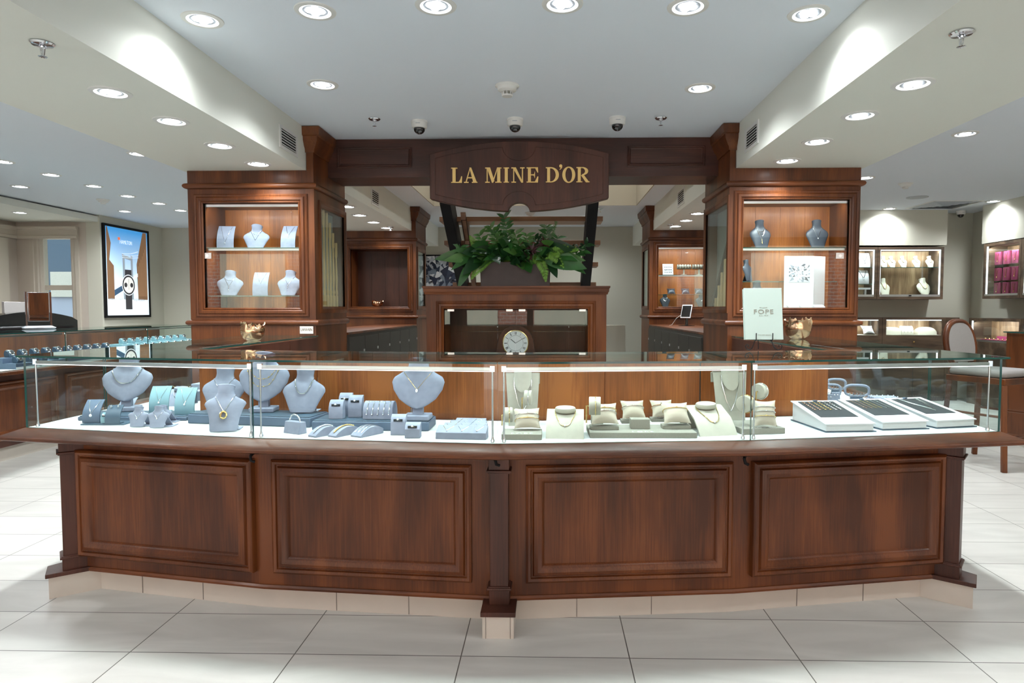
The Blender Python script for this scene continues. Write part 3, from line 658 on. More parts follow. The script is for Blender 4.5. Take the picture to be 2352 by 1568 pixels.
# glass
IN = offs(G, -.006)
for i in range(1, 5):
    a, b, c, d = Vector(G[i]), Vector(G[i+1]), IN[i+1], IN[i]
    u = (b-a).normalized()*.0015
    g = MB().prism([tuple(a+u), tuple(b-u), tuple(c-u), tuple(d+u)], DZ+.001, TZ-.0085, 'z'); g.m = [1, 1, 0, 1, 0, 1]
    B(g, 'front_pane', [M['glass'], M['edge']], smooth=False)
    a, b, c, d = OO[i], OO[i+1], OI[i+1], OI[i]; u = (b-a).normalized()*.0012
    q = [tuple(a+u), tuple(b-u), tuple(c-u), tuple(d+u)]
    g = MB().prism(q, TZ-.008, TZ, 'z'); g.m = [0, 0, 1, 1, 1, 1]
    B(g, 'top_pane', [M['glasstop'], M['edge']], smooth=False)
    # LED bar and chrome uprights
    p0, p1 = offs(G, -.022)[i], offs(G, -.022)[i+1]; u = (p1-p0).normalized(); nn = Vector((u.y, -u.x)); q0, q1 = p0+u*.022, p1-u*.022
    g = MB().obox((q0.x, q0.y, 1.030), (q1.x, q1.y, 1.030), .010, .012); B(g, 'led_bar', M['alu'])
    e = nn*-.0055
    g = MB().obox((q0.x+e.x, q0.y+e.y, 1.029), (q1.x+e.x, q1.y+e.y, 1.029), .002, .009)
    B(g, 'led_strip', M['leds'])
    g = MB().obox((q0.x, q0.y, 1.0205), (q1.x, q1.y, 1.0205), .008, .002); B(g, 'led_strip', M['leds'])
    mid = (q0+q1)/2; L_ = (q1-q0).length
    an = math.atan2(u.y, u.x)
    strip(ct, (mid.x-nn.x*.012-ct.location.x, mid.y-nn.y*.012-ct.location.y, 1.017), L_-.06, 7.5, an, R(26), .014)
    for q in (q0, q1):
        g = MB().tube([(q.x, q.y, DZ+.002), (q.x, q.y, 1.04)], .0036, 10); g.lathe([(.008, 0), (.008, .006), (.005, .016), (.0036, .022)], (q.x, q.y, DZ+.002), 12)
        g.box(q.x-.009, q.x+.009, q.y-.006, q.y+.006, 1.020, 1.042)
        B(g, 'upright', M['chrome'])
for xx, l_ in ((-2.26, 0), (1.89, 1)):
    s = 1 if xx < 0 else -1
    g = MB().box(min(xx, xx+s*.006), max(xx, xx+s*.006), 2.745, YS-.01, DZ+.001, TZ-.0085); g.m = [0, 0, 1, 1, 0, 1]
    g = MB().box(min(xx, xx+s*.006), max(xx, xx+s*.006), 2.745, YS-.01, DZ+.001, TZ-.0085); g.m = [0, 0, 1, 1, 1, 1]
    g.m = [0, 0, 1, 1, 1, 1]
    # faces of MB.box: x0, x1, y0, y1, z0, z1
    B(g, 'end_pane', [M['glass'], M['edge']], smooth=False)
    a = [(xx-s*.02, OO[1].y), (xx+s*.53, OI[1].y), (xx+s*.53, YS), (xx-s*.02, YS)]
    g = MB().prism(a, TZ-.008, TZ, 'z'); g.m = [0, 0, 1, 1, 1, 1]; B(g, 'top_pane', [M['glasstop'], M['edge']], smooth=False)
# sliding back panels
for i in range(1, 5):
    a, b = OI[i], OI[i+1]; d = (b-a).normalized(); L_ = (b-a).length; n = Vector((d.y, -d.x)); k = 2 if L_ > .7 else 1
    for j in range(k):
        p, q = a+d*(L_*j/k+.003)-n*.012*(j % 2), a+d*(L_*(j+1)/k-.003)-n*.012*(j % 2)
        B(MB().obox((p.x, p.y, (DZ+1.048)/2), (q.x, q.y, (DZ+1.048)/2), .010, 1.048-DZ), 'sliding_back_panel', M['woodcaselit'])
B(MB().sweep(OI[1:6], [(-.014, DZ), (-.014, 0.1), (-.03, .1), (-.03, DZ)]), 'rear_panel', M['dim'])

# side counters running back to the columns
for xx, l_ in ((-2.26, 'left glass side counter joining the long counter to the front left column'), (1.89, 'right glass side counter joining the long counter to the front right column')):
    s = 1 if xx < 0 else -1; xi = xx+s*.53; t = thing('side_counter', l_, 'counter', (xx+s*.26, YS, 0))
    def bx(a, b, *r): return MB().box(min(a, b), max(a, b), *r)
    y0 = YS+.004
    bx(xx+s*.14, xi+s*.0, y0, YE, .095, .70).build('base_cabinet', M['wooddark'], t, world=True)
    bx(xx+s*.17, xi-s*.03, y0, YE, 0, .094).build('tiled_plinth', M['tile'], t, world=True)
    bx(xx-s*.06, xx+s*.06, y0, YE, .70, DZ).build('ledge', M['woodx'], t, world=True)
    bx(xx+s*.06, xi-s*.0, y0, YE, .701, DZ).build('case_floor', M['deck'], t, world=True)
    g = bx(xx, xx+s*.006, y0, YE, DZ+.001, TZ-.0085); g.m = [0, 0, 1, 1, 1, 1]; g.build('side_pane', [M['glass'], M['edge']], t, world=True, smooth=False)
    g = bx(xx-s*.02, xi, y0, YE-.002, TZ-.008, TZ); g.m = [1, 1, 1, 1, 0, 0]; g.build('top_pane', [M['glasstop'], M['edge']], t, world=True, smooth=False)
    for k in range(3):
        a = YS+.01+(YE-YS-.02)*k/3
        bx(xi-s*.012, xi, a+.003, a+(YE-YS-.02)/3-.003, DZ, 1.045).build('back_door', M['wooddark'], t, world=True)
    bx(xi, xi+s*.015, y0, YE, .1, .70).build('rear_panel', M['dim'], t, world=True)
    m = MB().tube([(xx+s*.02, y0+.03, 1.035), (xx+s*.02, YE-.03, 1.035)], .006, 8); m.build('led_bar', M['alu'], t, world=True)
    strip(t, (xx+s*.035-t.location.x, .8, 1.025), 1.4, 2, R(90), -s*R(25), .014)
# rear run of the kiosk, between front and rear columns
for xa, xb, l_, s in ((-2.27, XL1, 'low dark cabinet run between the two left-hand columns', 1), (XR0, 1.86, 'low dark cabinet run between the two right-hand columns under the tablet', -1)):
    t = thing('cabinet_run', l_, 'cabinet', ((xa+xb)/2, 5.61, 0)); xi = xb if s > 0 else xa
    MB().box(xa, xb, 5.61, 8.59, 0, 1.035).build('carcass', M['dim'], t, world=True)
    MB().box(xa, xb+.01*(s > 0), 5.61, 8.59, 1.036, 1.056).build('worktop', M['woodx'], t, world=True, bevel=.003)
    for k in range(6):
        a = 5.63+k*.49
        m = MB().box(min(xi, xi+s*.014), max(xi, xi+s*.014), a, a+.482, .05, 1.01); d = m.build('cupboard_door', M['dim'], t, world=True)
        hm = MB().box(min(xi+s*.014, xi+s*.022), max(xi+s*.014, xi+s*.022), a+.43, a+.45, .86, .885).build('catch', M['alu'], d); hm.location = -Vector(t.location)

# ================================================================ centre cabinet with clock, planter, stairs
YC = 5.62; x0, x1 = at(979, 700, Y=YC).x, at(1393, 700, Y=YC).x; zt = at(1190, 668, Y=YC).z
t = thing('clock_cabinet', 'centre cherry cabinet with glass doors holding the round clock', 'cabinet', ((x0+x1)/2, YC, 0)); kw = dict(world=True)
wa, wb, wt, wbm = at(1020, 750, Y=YC).x, at(1350, 750, Y=YC).x, at(1190, 709, Y=YC).z, .74
m = MB(); m.box(x0, wa, YC, YC+.42, 0, zt); m.box(wb, x1, YC, YC+.42, 0, zt); m.box(wa, wb, YC, YC+.42, wt, zt); m.box(wa, wb, YC, YC+.42, 0, wbm); m.build('body', M['wood'], t, **kw)
MB().box(wa, wb, YC+.38, YC+.42, wbm, wt).build('back_board', M['wooddark'], t, **kw)
MB().sweep([(x0, YC+.42), (x0, YC), (x1, YC), (x1, YC+.42)], [(0, zt-.03), (.010, zt-.03), (.014, zt-.012), (.020, zt-.008), (.022, zt+.020), (.030, zt+.028), (.030, zt+.042), (0, zt+.042)]).build('cornice', M['woodx'], t, **kw)
MB().box(x0, x1, YC, YC+.42, zt, zt+.041).build('top_board', M['woodx'], t, **kw)
MB().ring((0, YC), (1, 0), wa, wb, wbm, wt, FRAME).build('door_frame', M['wood'], t, **kw)
xm = at(1184, 750, Y=YC).x
for a, b in ((wa+.003, xm-.002), (xm+.002, wb-.003)):
    MB().box(a, b, YC+.014, YC+.020, wbm+.003, wt-.012).build('glass_door', M['glass'], t, **kw)
for px in (1035, 1170, 1199, 1338):
    xx = at(px, 715, Y=YC).x; MB().box(xx-.028, xx+.028, YC+.006, YC+.024, wt-.022, wt-.004).build('door_clip', M['alu'], t, **kw)
m = MB(); m.box(wa, wb, YC+.335, YC+.375, 1.05, 1.058); m.build('glass_shelf', M['glass'], t, **kw)
# mantel clock
cp = at(1184, 788, Y=YC+.20); r = 29/1493*(YC+.2)
t = thing('mantel_clock', 'round white-faced clock with roman numerals and gold rim behind glass', 'clock', (cp.x, YC+.22, wbm))
cz = cp.z-wbm; hw = r*1.25
pts = [(-hw*1.9, 0), (hw*1.9, 0), (hw*1.9, .03), (hw*1.35, .06), (hw*1.15, cz)]+[(hw*math.cos(a)*1.12, cz+hw*math.sin(a)*1.12) for a in [math.pi*k/16 for k in range(17)]]+[(-hw*1.15, cz), (-hw*1.35, .06), (-hw*1.9, .03)]
MB().prism(pts, 0, .10, 'y').build('case', M['wooddark'], t, bevel=.003)
def disc(mb, r0, r1, y, n=40, z=0): mb.lathe([(r0, 0), (r1, 0)], n=n, cap=False) if r1 > 0 else mb.lathe([(r0, 0), (1e-4, 0)], n=n, cap=False)
m = MB(); m.M = Matrix.Translation((0, -.004, cz)) @ Matrix.Rotation(R(90), 4, 'X'); m.lathe([(r, -.004), (r, .003), (1e-4, .003)], n=48, cap=False); m.build('dial', M['white'], t)
m = MB(); m.M = Matrix.Translation((0, -.004, cz)) @ Matrix.Rotation(R(90), 4, 'X'); m.lathe([(r+.006, -.004), (r+.005, .008), (r, .010), (r-.003, .004)], n=48, cap=False); m.build('bezel', M['gold'], t)
m = MB(); rn = ['XII', 'I', 'II', 'III', 'IIII', 'V', 'VI', 'VII', 'VIII', 'IX', 'X', 'XI']
m.M = Matrix.Translation((0, -.0078, cz))
for k in range(12):
    a = R(90-30*k); n = len(rn[k]); 
    for j in range(min(n, 4)):
        b = a+(j-(min(n, 4)-1)/2)*.055; m.obox((r*.68*math.cos(b), 0, r*.68*math.sin(b)), (r*.90*math.cos(b), 0, r*.90*math.sin(b)), .0012, .0022 if rn[k][min(j, n-1)] == 'I' else .0040)
m.M = Matrix.Translation((0, -.0076, cz)) @ Matrix.Rotation(R(90), 4, 'X'); m.lathe([(r*.62, 0), (r*.605, 0)], n=40, cap=False)
m.build('numerals', M['blackm'], t)
for nm, a, l, w in (('hour_hand', R(140), .52, .005), ('minute_hand', R(32), .80, .003)):
    MB().obox((0, -.0085, cz), (r*l*math.cos(a), -.0085, cz+r*l*math.sin(a)), .001, w).build(nm, M['blackm'], t)

# stairs
SX = (-.885, .385); t = thing('staircase', 'open staircase with black steel stringers and oak treads behind the planter', 'stairs', (-.25, 6.9, 0))
def SZ(y): return 2.105-(y-6.02)*.70      # tread height at distance y
for sx in SX:
    m = MB(); a = [(5.60, SZ(5.60)+.0), (5.60, SZ(5.60)-.24), (9.02, 0), (9.3, 0)]; m.prism(a, sx-.045, sx+.045, 'x'); m.build('stringer', M['blackm'], t, world=True)
m = MB(); saw = [(5.85, SZ(5.85)-.10)]
for k in range(11):
    y = 6.02+.27*k; saw += [(y-.14, SZ(y)-.045), (y+.13, SZ(y)-.045)]
saw += [(9.0, 0), (8.7, 0)]
m.prism(saw, SX[0]+.10, SX[0]+.145, 'x'); m.build('wooden_carriage', M['pinex'], t, world=True)
for k in range(12):
    y = 6.02+.27*(k-1); z = SZ(y)
    if z < .1: break
    if k == 0: continue
    MB().box(-1.0, .50, y-.02, y+.24, z-.042, z).build('tread', M['pinex'], t, world=True, bevel=.002)
# ================================================================ JEWELLERY DISPLAYS
def lerp(T, v):
    for (a, x), (b, y) in zip(T, T[1:]):
        if v <= b: return x+(y-x)*(v-a)/(b-a)
    return T[-1][1]
WT = {'shield': [(0, .03), (.02, .10), (.08, .20), (.2, .345), (.4, .465), (.56, .5), (.66, .47), (.73, .37), (.79, .27), (.86, .205), (.93, .185), (1, .195)],
      'cut': [(0, .24), (.02, .275), (.3, .40), (.50, .5), (.60, .49), (.68, .40), (.74, .29), (.80, .22), (.88, .19), (1, .205)],
      'slim': [(0, .30), (.03, .33), (.3, .36), (.5, .43), (.62, .5), (.70, .46), (.76, .30), (.82, .22), (.9, .2), (1, .21)]}
DF = [(0, .05), (.3, .10), (.6, .13), (.72, .12), (.8, .13), (.9, .17), (1, .20)]
DB = [(0, .02), (.6, .03), (.72, .05), (.82, .12), (1, .17)]
YCV = [(0, 0), (.7, 0), (1, -.05)]
class Bust:
    def __init__(s, style, h, w, m, lean=24, post=0):
        s.style, s.h, s.w, s.lean, s.m = style, h, w, lean, m; s.post = post
        s.Mx = Matrix.Translation((0, 0, post+.0022)) @ Matrix.Rotation(-R(lean), 4, 'X')
    def wv(s, v): return lerp(WT[s.style], v)*s.w
    def surf(s, x, v, off=.0012):
        w = s.wv(v); q = min(abs(x)/w, .999)
        return Vector((x, lerp(YCV, v)*s.w-lerp(DF, v)*s.w*math.sqrt(1-q*q)-off, v*s.h))
    def make(s, name, label, cat, loc, rz, group=None):
        t = thing(name, label, cat, loc, rz, group); m = MB(); m.M = s.Mx; rings = []
        for v in [0, .02, .05, .1, .2, .3, .4, .5, .56, .62, .67, .72, .76, .80, .85, .9, .95, 1]:
            w, f, b, yc = s.wv(v), lerp(DF, v)*s.w, lerp(DB, v)*s.w, lerp(YCV, v)*s.w
            rings.append([(w*math.cos(a), yc+(-f if math.sin(a) < 0 else -b)*0+(f*math.sin(a) if math.sin(a) < 0 else b*math.sin(a)), v*s.h) for a in [2*math.pi*k/28 for k in range(28)]])
        m.loft(rings); m.build('bust_form', s.m, t)
        m = MB(); m.M = s.Mx; w, f, b, yc = s.wv(1)*1.03, .20*s.w, .17*s.w, -.05*s.w
        m.loft([[(w*q*math.cos(a), yc+(f if math.sin(a) < 0 else b)*q*math.sin(a), s.h*z) for a in [2*math.pi*k/28 for k in range(28)]] for q, z in ((1, 1.0), (1.02, 1.012), (.97, 1.028), (.9, 1.03))]); m.build('neck_cap', s.m, t)
        m = MB()
        if s.post:
            p = s.Mx @ Vector((0, .02*s.w, .18*s.h))
            m.box(-.022, .022, p.y-.004, p.y+.022, .018, p.z); m.build('post', s.m, t)
            m = MB().box(-.055, .055, p.y-.04, p.y+.05, 0, .022); m.build('foot', s.m, t, bevel=.005)
        else:
            p = s.Mx @ Vector((0, 0, .55*s.h))
            m.obox((.02, p.y+.01, p.z), (.025, p.y+.05, .003), .03, .003); m.box(-.01, .055, p.y-.0, p.y+.07, 0, .003); m.build('easel_leg', s.m, t)
        s.loc, s.rz = loc, rz; return t
    def chain(s, label, vd, v0=.80, r=.0011, m='silver', shape='U', pend=None, group=None, k=1.0, cat='necklace', beads=0):
        t = thing('necklace', label, cat, s.loc, s.rz, group); X0 = s.wv(v0)*.99; pts = []; N = 28
        for i in range(N+1):
            a = -1+2*i/N
            if shape == 'U': x = X0*math.sin(a*math.pi/2)*k; v = vd+(v0-vd)*(1-math.cos(a*math.pi/2)) if False else vd+(v0-vd)*(abs(a)**2.1)
            else: x = X0*a*k; v = vd+(v0-vd)*abs(a)**1.05
            if shape == 'U': x = X0*k*math.copysign(abs(a)**.8, a)
            lim = s.wv(v)*.985; x = max(-lim, min(lim, x)); pts.append(s.surf(x, v, r+.0006))
        bk = []
        for i in range(1, 8):
            a = math.pi*i/8; w = s.wv(v0); bk.append(Vector((w*math.cos(a), lerp(YCV, v0)*s.w+(lerp(DB, v0)*s.w+.003)*math.sin(a), (v0+.03)*s.h)))
        m_ = MB(); m_.M = s.Mx; m_.tube(pts+bk, r, 6, closed=True); m_.build('chain', M[m], t)
        if beads:
            for j in range(beads):
                q = pts[int(2+(N-4)*j/(beads-1))]; b = MB(); b.M = s.Mx; b.ball(q-Vector((0, .002, 0)), .0032, 6); b.build('bead', M[m], t)
        c = s.surf(0, vd, .004)
        if pend:
            b = MB(); b.M = s.Mx; kind, sz, mm = pend
            if kind == 'drop': b.ball(c-Vector((0, 0, sz)), sz, 8, sz=1.35)
            elif kind == 'ring':
                b.tube([c+Vector((sz*math.cos(a), -.001, -sz*1.25+sz*1.2*math.sin(a))) for a in [2*math.pi*q/20 for q in range(20)]], sz*.36, 8, closed=True)
            elif kind == 'bar': b.tube([c, c-Vector((0, 0, sz))], .0014, 6); b.ball(c-Vector((0, 0, sz)), .003, 6)
            b.build('pendant', M[mm], t)
        return t

def curved_stand(name, label, loc, rz, w, h, d, m, group=None, t_=.006, cat='necklace stand'):
    t = thing(name, label, cat, loc, rz, group); a = [(-d*.12*math.sin(math.pi*k/14)+d*(k/14)**2.1, h*k/14) for k in range(15)]
    b = [(y+t_, z*.99) for y, z in a[::-1]]; MB().prism(a+b, -w/2, w/2).build('curved_panel', m, t)
    MB().prism([(0, 0), (d*.9, 0), (d*.9, .003), (0, .003)], -w/2, w/2).build('foot', m, t)
    t['_h'] = h
    def f(x, v): return Vector((x, -d*.12*math.sin(math.pi*v)+d*v**2.1-.0015, h*v))
    return t, f
def vchain(label, t, f, w, vd, m='silver', pend=.0045, r=.0009, group=None, v0=.97, beads=0):
    n = thing('necklace', label, 'necklace', t.location, t.rotation_euler.z, group); pts = [f(w*(i/8-1), v0-(v0-vd)*(i/8)) for i in range(9)]+[f(w*i/8, vd+(v0-vd)*i/8) for i in range(1, 9)]
    MB().tube(pts, r, 6).build('chain', M[m], n)
    if pend: MB().ball(f(0, vd)-Vector((0, .003, pend)), pend, 8, sz=1.2).build('pendant', M['gem'], n)
    for j in range(beads): MB().ball(pts[2+j*12//max(beads-1, 1)], .003, 6).build('bead', M[m], n)
    return n

def ring_stand(label, loc, rz, w, h, d, m, group=None, gem='gem', band='silver'):
    t = thing('ring_stand', label, 'ring stand', loc, rz, group)
    MB().prism([(0, 0), (d, 0), (d, h), (.72*d, h), (.30*d, h*.86), (0, h*.60)], -w/2, w/2).build('block', m, t, bevel=.0012)
    c = Vector((0, .14*d, h*.73)); nrm = Vector((0, -.62, .40)).normalized()
    g = MB(); g.box(-w*.3, w*.3, c.y-.004, c.y+.002, c.z-.003, c.z+.006); g.build('ring_slot', M['pad'], t)
    r = thing('ring', label.replace('ring stand', 'ring in the stand'), 'ring', loc, rz, group and group.replace('stands', 'rings'))
    g = MB(); g.tube([c+Vector((.0085*math.cos(a), 0, 0))+nrm*(.0085*math.sin(a)) for a in [math.pi*k/12 for k in range(13)]], .0012, 6); g.build('band', M[band], r)
    MB().ball(c+nrm*.011, .0042, 8).build('stone', M[gem], r); return t

def log_stand(label, loc, rz, w, h, d, m, n=5, met='silver', group=None, lab2='bracelet draped over the rounded stand'):
    t = thing('bracelet_stand', label, 'bracelet stand', loc, rz, group)
    prof = [(0, 0)]+[(d/2-d/2*math.cos(a), h*.25+h*.75*math.sin(a)) for a in [math.pi*k/16 for k in range(17)]]+[(d, 0)]
    MB().prism(prof, -w/2, w/2).build('rounded_block', m, t, bevel=.002)
    for k in range(n):
        x = -w/2+w*(k+.7)/(n+.4); b = thing('bracelet', lab2, 'bracelet', loc, rz, (group or label)+', bracelets')
        pts = [Vector((x+.004*math.sin(a*2), d/2-(d/2+.002)*math.cos(a), h*.25+(h*.75+.002)*math.sin(a))) for a in [R(5+100*q/12) for q in range(13)]]
        MB().tube(pts, .0013, 6).build('chain', M[met], b); MB().ball(pts[0]-Vector((0, .001, .003)), .0035, 6).build('clasp', M[met], b)
    return t

def wedge_stand(label, loc, rz, w, L_, h, m, n=1, group=None, met='silver', big=0):
    t = thing('bracelet_ramp', label, 'bracelet stand', loc, rz, group)
    prof = [(0, 0), (L_, 0), (L_, h*.55)]+[(L_*(1-k/10), h*(.18+.82*math.sin(math.pi*(.5+.5*k/10)*.98+.02) if k > 3 else .55+.45*(k/3)**.7)) for k in range(1, 11)]
    prof = [(0, 0), (L_, 0)]+[(L_*(1-u), h*(.15+.85*math.sin(math.pi*min(1, (.10+.90*u) if u < .5 else (.55+.45*(u-.5)*2))) if True else 0)) for u in [k/14 for k in range(15)]]
    prof = [(0, 0), (L_, 0)]+[(L_*(1-u), h*(.18+.82*(1-(2*(1-u)-1.15)**2/1.33))) for u in [k/14 for k in range(15)]]
    MB().prism(prof, -w/2, w/2).build('curved_block', m, t, bevel=.001)
    for k in range(n):
        x = 0 if n == 1 else -w*.3+w*.6*k/(n-1); b = thing('bracelet', label.replace('ramp', 'bracelet on the ramp') if n == 1 else 'thin chain bracelet among three on one grey ramp', 'bracelet', loc, rz, None if n == 1 else 'thin bracelets on one ramp')
        pts = [Vector((x, L_*u, h*(.18+.82*(1-(2*u-1.15)**2/1.33))+.0022)) for u in [.10+.80*q/16 for q in range(17)]]
        g = MB(); g.tube(pts, .0014 if not big else .0018, 6)
        if big:
            for p in pts[::1]: g.ball(p+Vector((0, 0, .001)), .0036, 5)
        g.build('chain', M[met], b)
    return t

def pillow(label, loc, rz, w, m='pillow', tilt=48, group=None, bands=(), h=None):
    h = h or w*.92; t = thing('display_cushion', label, 'cushion', loc, rz, group); N = 12; T = w*.23; g = MB()
    g.M = Matrix.Translation((0, T*.75, h*.5*math.sin(R(tilt))+T*.35)) @ Matrix.Rotation(R(tilt), 4, 'X')
    def pt(u, v, s): 
        return (w/2*u*(1-.13*(1-v*v)), h/2*v*(1-.13*(1-u*u)), s*T*(max(0, 1-u*u)**.55)*(max(0, 1-v*v)**.55))
    for s in (1, -1): g.put([pt(-1+2*i/N, -1+2*j/N, s) for i in range(N+1) for j in range(N+1)], [(i*(N+1)+j, (i+1)*(N+1)+j, (i+1)*(N+1)+j+1, i*(N+1)+j+1) for i in range(N) for j in range(N)])
    g.build('cushion', M[m], t)
    for (v, met, lab) in bands:
        b = thing('bracelet', lab, 'bracelet', loc, rz, None); q = MB(); q.M = g.M
        hw = w/2*(1-.13*(1-v*v)); tk = T*(1-v*v)**.55
        q.tube([Vector(((hw+.002)*math.cos(a), h/2*v*.87+.0, (tk+.002)*math.copysign(abs(math.sin(a))**.8, math.sin(a)))) for a in [2*math.pi*k/30 for k in range(30)]], .0017, 6, closed=True)
        q.build('chain', M[met], b); q = MB(); q.M = g.M; q.ball((0, h/2*v*.87, tk+.004), .0036, 6); q.build('clasp', M[met], b)
    return t

def linen(name, label, loc, rz, w, d, h, text=None, group=None):
    t = thing(name, label, 'display base', loc, rz, group); MB().box(-w/2, w/2, 0, d, 0, h).build('block', M['linen'], t, bevel=.0015)
    if text: text_mesh('wordmark', text, .022, M['white'], t, Matrix.Translation((0, .012, h+.0004)), .0004, sx=1.3, space=1.5)
    return t

def disc_stand(label, loc, rz, m='cream', band='gold', z=.06, r=.030, l=.036, group=None, blab=None):
    t = thing('bracelet_drum', label, 'bracelet stand', loc, rz, group)
    g = MB(); g.M = Matrix.Translation((0, 0, z+r)) @ Matrix.Rotation(R(90), 4, 'Y'); g.lathe([(r-.002, -l/2), (r, -l/2+.002), (r, l/2-.002), (r-.002, l/2)], n=32); g.build('drum', M[m], t)
    g = MB(); g.tube([(-l/2, 0, z+r), (-l/2-.010, 0, z+r), (-l/2-.010, 0, .002)], .003, 8); g.build('arm', M['gold'], t)
    b = thing('bracelet', blab or label.replace('drum', 'bracelet round the drum'), 'bracelet', loc, rz, group)
    g = MB(); g.tube([Vector((.003, (r+.0015)*math.cos(a), z+r+(r+.0015)*math.sin(a))) for a in [2*math.pi*k/32 for k in range(32)]], .0019, 6, closed=True); g.build('chain', M[band], b)
    return t

def ramp_neck(label, loc, rz, w, h, d, nlab, met='gold', m='cream'):
    t = thing('necklace_ramp', label, 'necklace stand', loc, rz)
    a = [(d, 0), (d, h*.55)]+[(d*.78+d*.22*math.cos(q), h*.72+h*.28*math.sin(q)) for q in [R(15*k) for k in range(1, 8)]]+[(d*.30, h*.62), (d*.12, h*.30), (0, 0)]
    b = [(-.006*0+y+(-.006 if y > d*.9 else .010), z-(.006 if z > h*.6 else 0)) for y, z in a[::-1]]
    a2 = a; inner = []
    for y, z in a[::-1]: inner.append((d*.5+(y-d*.5)*.92, max(0, z*.91)))
    MB().prism(a2+inner, -w/2, w/2).build('bent_panel', M[m], t)
    g = MB(); g.M = Matrix.Translation((0, d*.62, h*.98)) @ Matrix.Rotation(R(14), 4, 'X'); g.lathe([(w*.27, -.004), (w*.28, 0), (w*.28, .010), (w*.26, .014)], n=32, sy=.55); g.build('neck_form', M[m], t)
    n = thing('necklace', nlab, 'necklace', loc, rz)
    def f(x, v): return Vector((x, d*(.70-.48*v), h*(1.0-.33*v)+.004 if v < .6 else h*(.80-.35*(v-.6))+.004))
    def prof(y):
        for (y1, z1), (y2, z2) in zip(a, a[1:]):
            if y2 <= y <= y1 and y1 > y2: return z1+(z2-z1)*(y1-y)/(y1-y2)
        return h
    pts = []
    for k in range(25):
        s = -1+2*k/24; y = d*.62-(1-abs(s)**2.2)*d*.42; pts.append(Vector((w*.28*math.copysign(abs(s)**.75, s), y, prof(y)+.003+(.006 if abs(s) > .95 else 0))))
    MB().tube(pts, .0016, 6).build('chain', M[met], n); MB().ball(pts[12]+Vector((0, -.001, .001)), .0042, 8).build('pendant', M['gem'], n)
    return t

def tall_neck(label, loc, rz, w, h, nlab, m='cream'):
    t = thing('tall_necklace_form', label, 'necklace stand', loc, rz); lean = R(12)
    g = MB(); g.M = Matrix.Rotation(-lean, 4, 'X')
    g.prism([(-w*.40, 0), (w*.40, 0), (w*.5, h), (-w*.5, h)], 0, .006, 'y'); g.build('back_panel', M[m], t)
    g = MB(); g.M = Matrix.Rotation(-lean, 4, 'X'); g.box(-w*.5, w*.5, 0, .05, h-.006, h); g.box(-w*.5, w*.5, .044, .050, h-.045, h); g.build('folded_top', M[m], t)
    g = MB(); g.M = Matrix.Rotation(-lean, 4, 'X'); c = (0, -.004); rr = w*.26; vs = []
    lo = []
    for k in range(25):
        a = math.pi+math.pi*k/24; x, y = rr*math.cos(a), rr*.9*math.sin(a); depth = h*.30*math.sin(math.pi*k/24); lo.append((x, y*.9, h-.02-depth)); vs.append((x, y, h+.012))
    g.put(vs+lo, [(k, k+1, 25+k+1, 25+k) for k in range(24)]+[tuple(range(24, -1, -1)), tuple(range(25, 50))]); g.build('neck_form', M[m], t)
    n = thing('necklace', nlab, 'necklace', loc, rz); g = MB(); g.M = Matrix.Rotation(-lean, 4, 'X')
    pts = [Vector((-rr, -.004, h-.02)), Vector((-rr*.95, -.005, h*.75)), Vector((-rr*.5, -.006, h*.42)), Vector((0, -.006, h*.24)), Vector((rr*.5, -.006, h*.42)), Vector((rr*.95, -.005, h*.75)), Vector((rr, -.004, h-.02))]
    g.tube(pts, .0016, 6); g.ball(pts[3], .004, 6); g.build('chain', M['silver'], n); return t

def P3(px, py, z=DZ+.0016): p = at(px, py, Z=z); return (p.x, p.y, z)
GR = M['suede']
# risers (dark blue leatherette platforms)
RZ_ = {}
def riser(k, label, p, q, h, depth):
    a, b = Vector(P3(*p)), Vector(P3(*q)); d = (b-a); L_ = d.length; t = thing('display_riser', label, 'riser', a, math.atan2(d.y, d.x), 'blue leatherette risers in the counter')
    MB().box(0, L_, 0, depth, 0, h-.004).build('platform', M['slate'], t, bevel=.004); MB().box(.006, L_-.006, .006, depth-.006, h-.004, h).build('top_pad', M['slated'], t, bevel=.0015)
    RZ_[k] = DZ+.0016+h
riser('A', 'low slate blue leatherette riser under the tall bust and the two teal stands', (178, 966), (428, 966), .022, .17)
riser('B', 'slate blue leatherette riser under the busts with bead chains', (431, 972), (712, 982), .045, .17)
riser('C', 'slate blue leatherette riser under the bracelet roll and large bust', (716, 988), (985, 990), .042, .16)
rA, rB, rC = RZ_['A'], RZ_['B'], RZ_['C']
def on(px, py, k): z = k+.0005; return P3(px, py, z)

GB = 'grey suede necklace busts in the counter'
def mk(style, h, w, px, py, z, rz, label, post=0, lean=24, m=None, group=None):
    b = Bust(style, h, w, m or GR, lean, post); b.make('necklace_bust', label, 'necklace bust', on(px, py, z) , R(rz), group); return b
b = mk('shield', .205, .225, 287, 944, rA, 12, 'tall grey suede bust on a post at the counter end with a thick chain', .045, 22)
b.chain('thick smooth silver chain on the tall grey bust at the end of the counter', .40, .78, .0024, shape='U', k=1.05)
b = mk('cut', .195, .190, 508, 944, rB, 8, 'grey suede bust with a tiny two-stone pendant, behind the ring-pendant bust')
b.chain('fine silver chain with tiny cluster pendant on the bust behind the ring pendant', .38, .78, .0009, shape='V', pend=('drop', .005, 'gem'))
b = mk('shield', .215, .225, 603, 946, rB, 6, 'large grey suede bust on a post wearing two gold bead station chains', .045, 18)
b.chain('upper gold station chain of the pair on the large bust', .46, .78, .0009, 'gold', 'U', beads=8, k=1.02); b.chain('lower gold station chain of the pair on the large bust', .30, .76, .0009, 'gold', 'U', beads=8, k=1.05)
b = mk('slim', .190, .165, 513, 992, DZ+.0016, 14, 'grey suede bust standing in front on the white deck with a gold ring pendant')
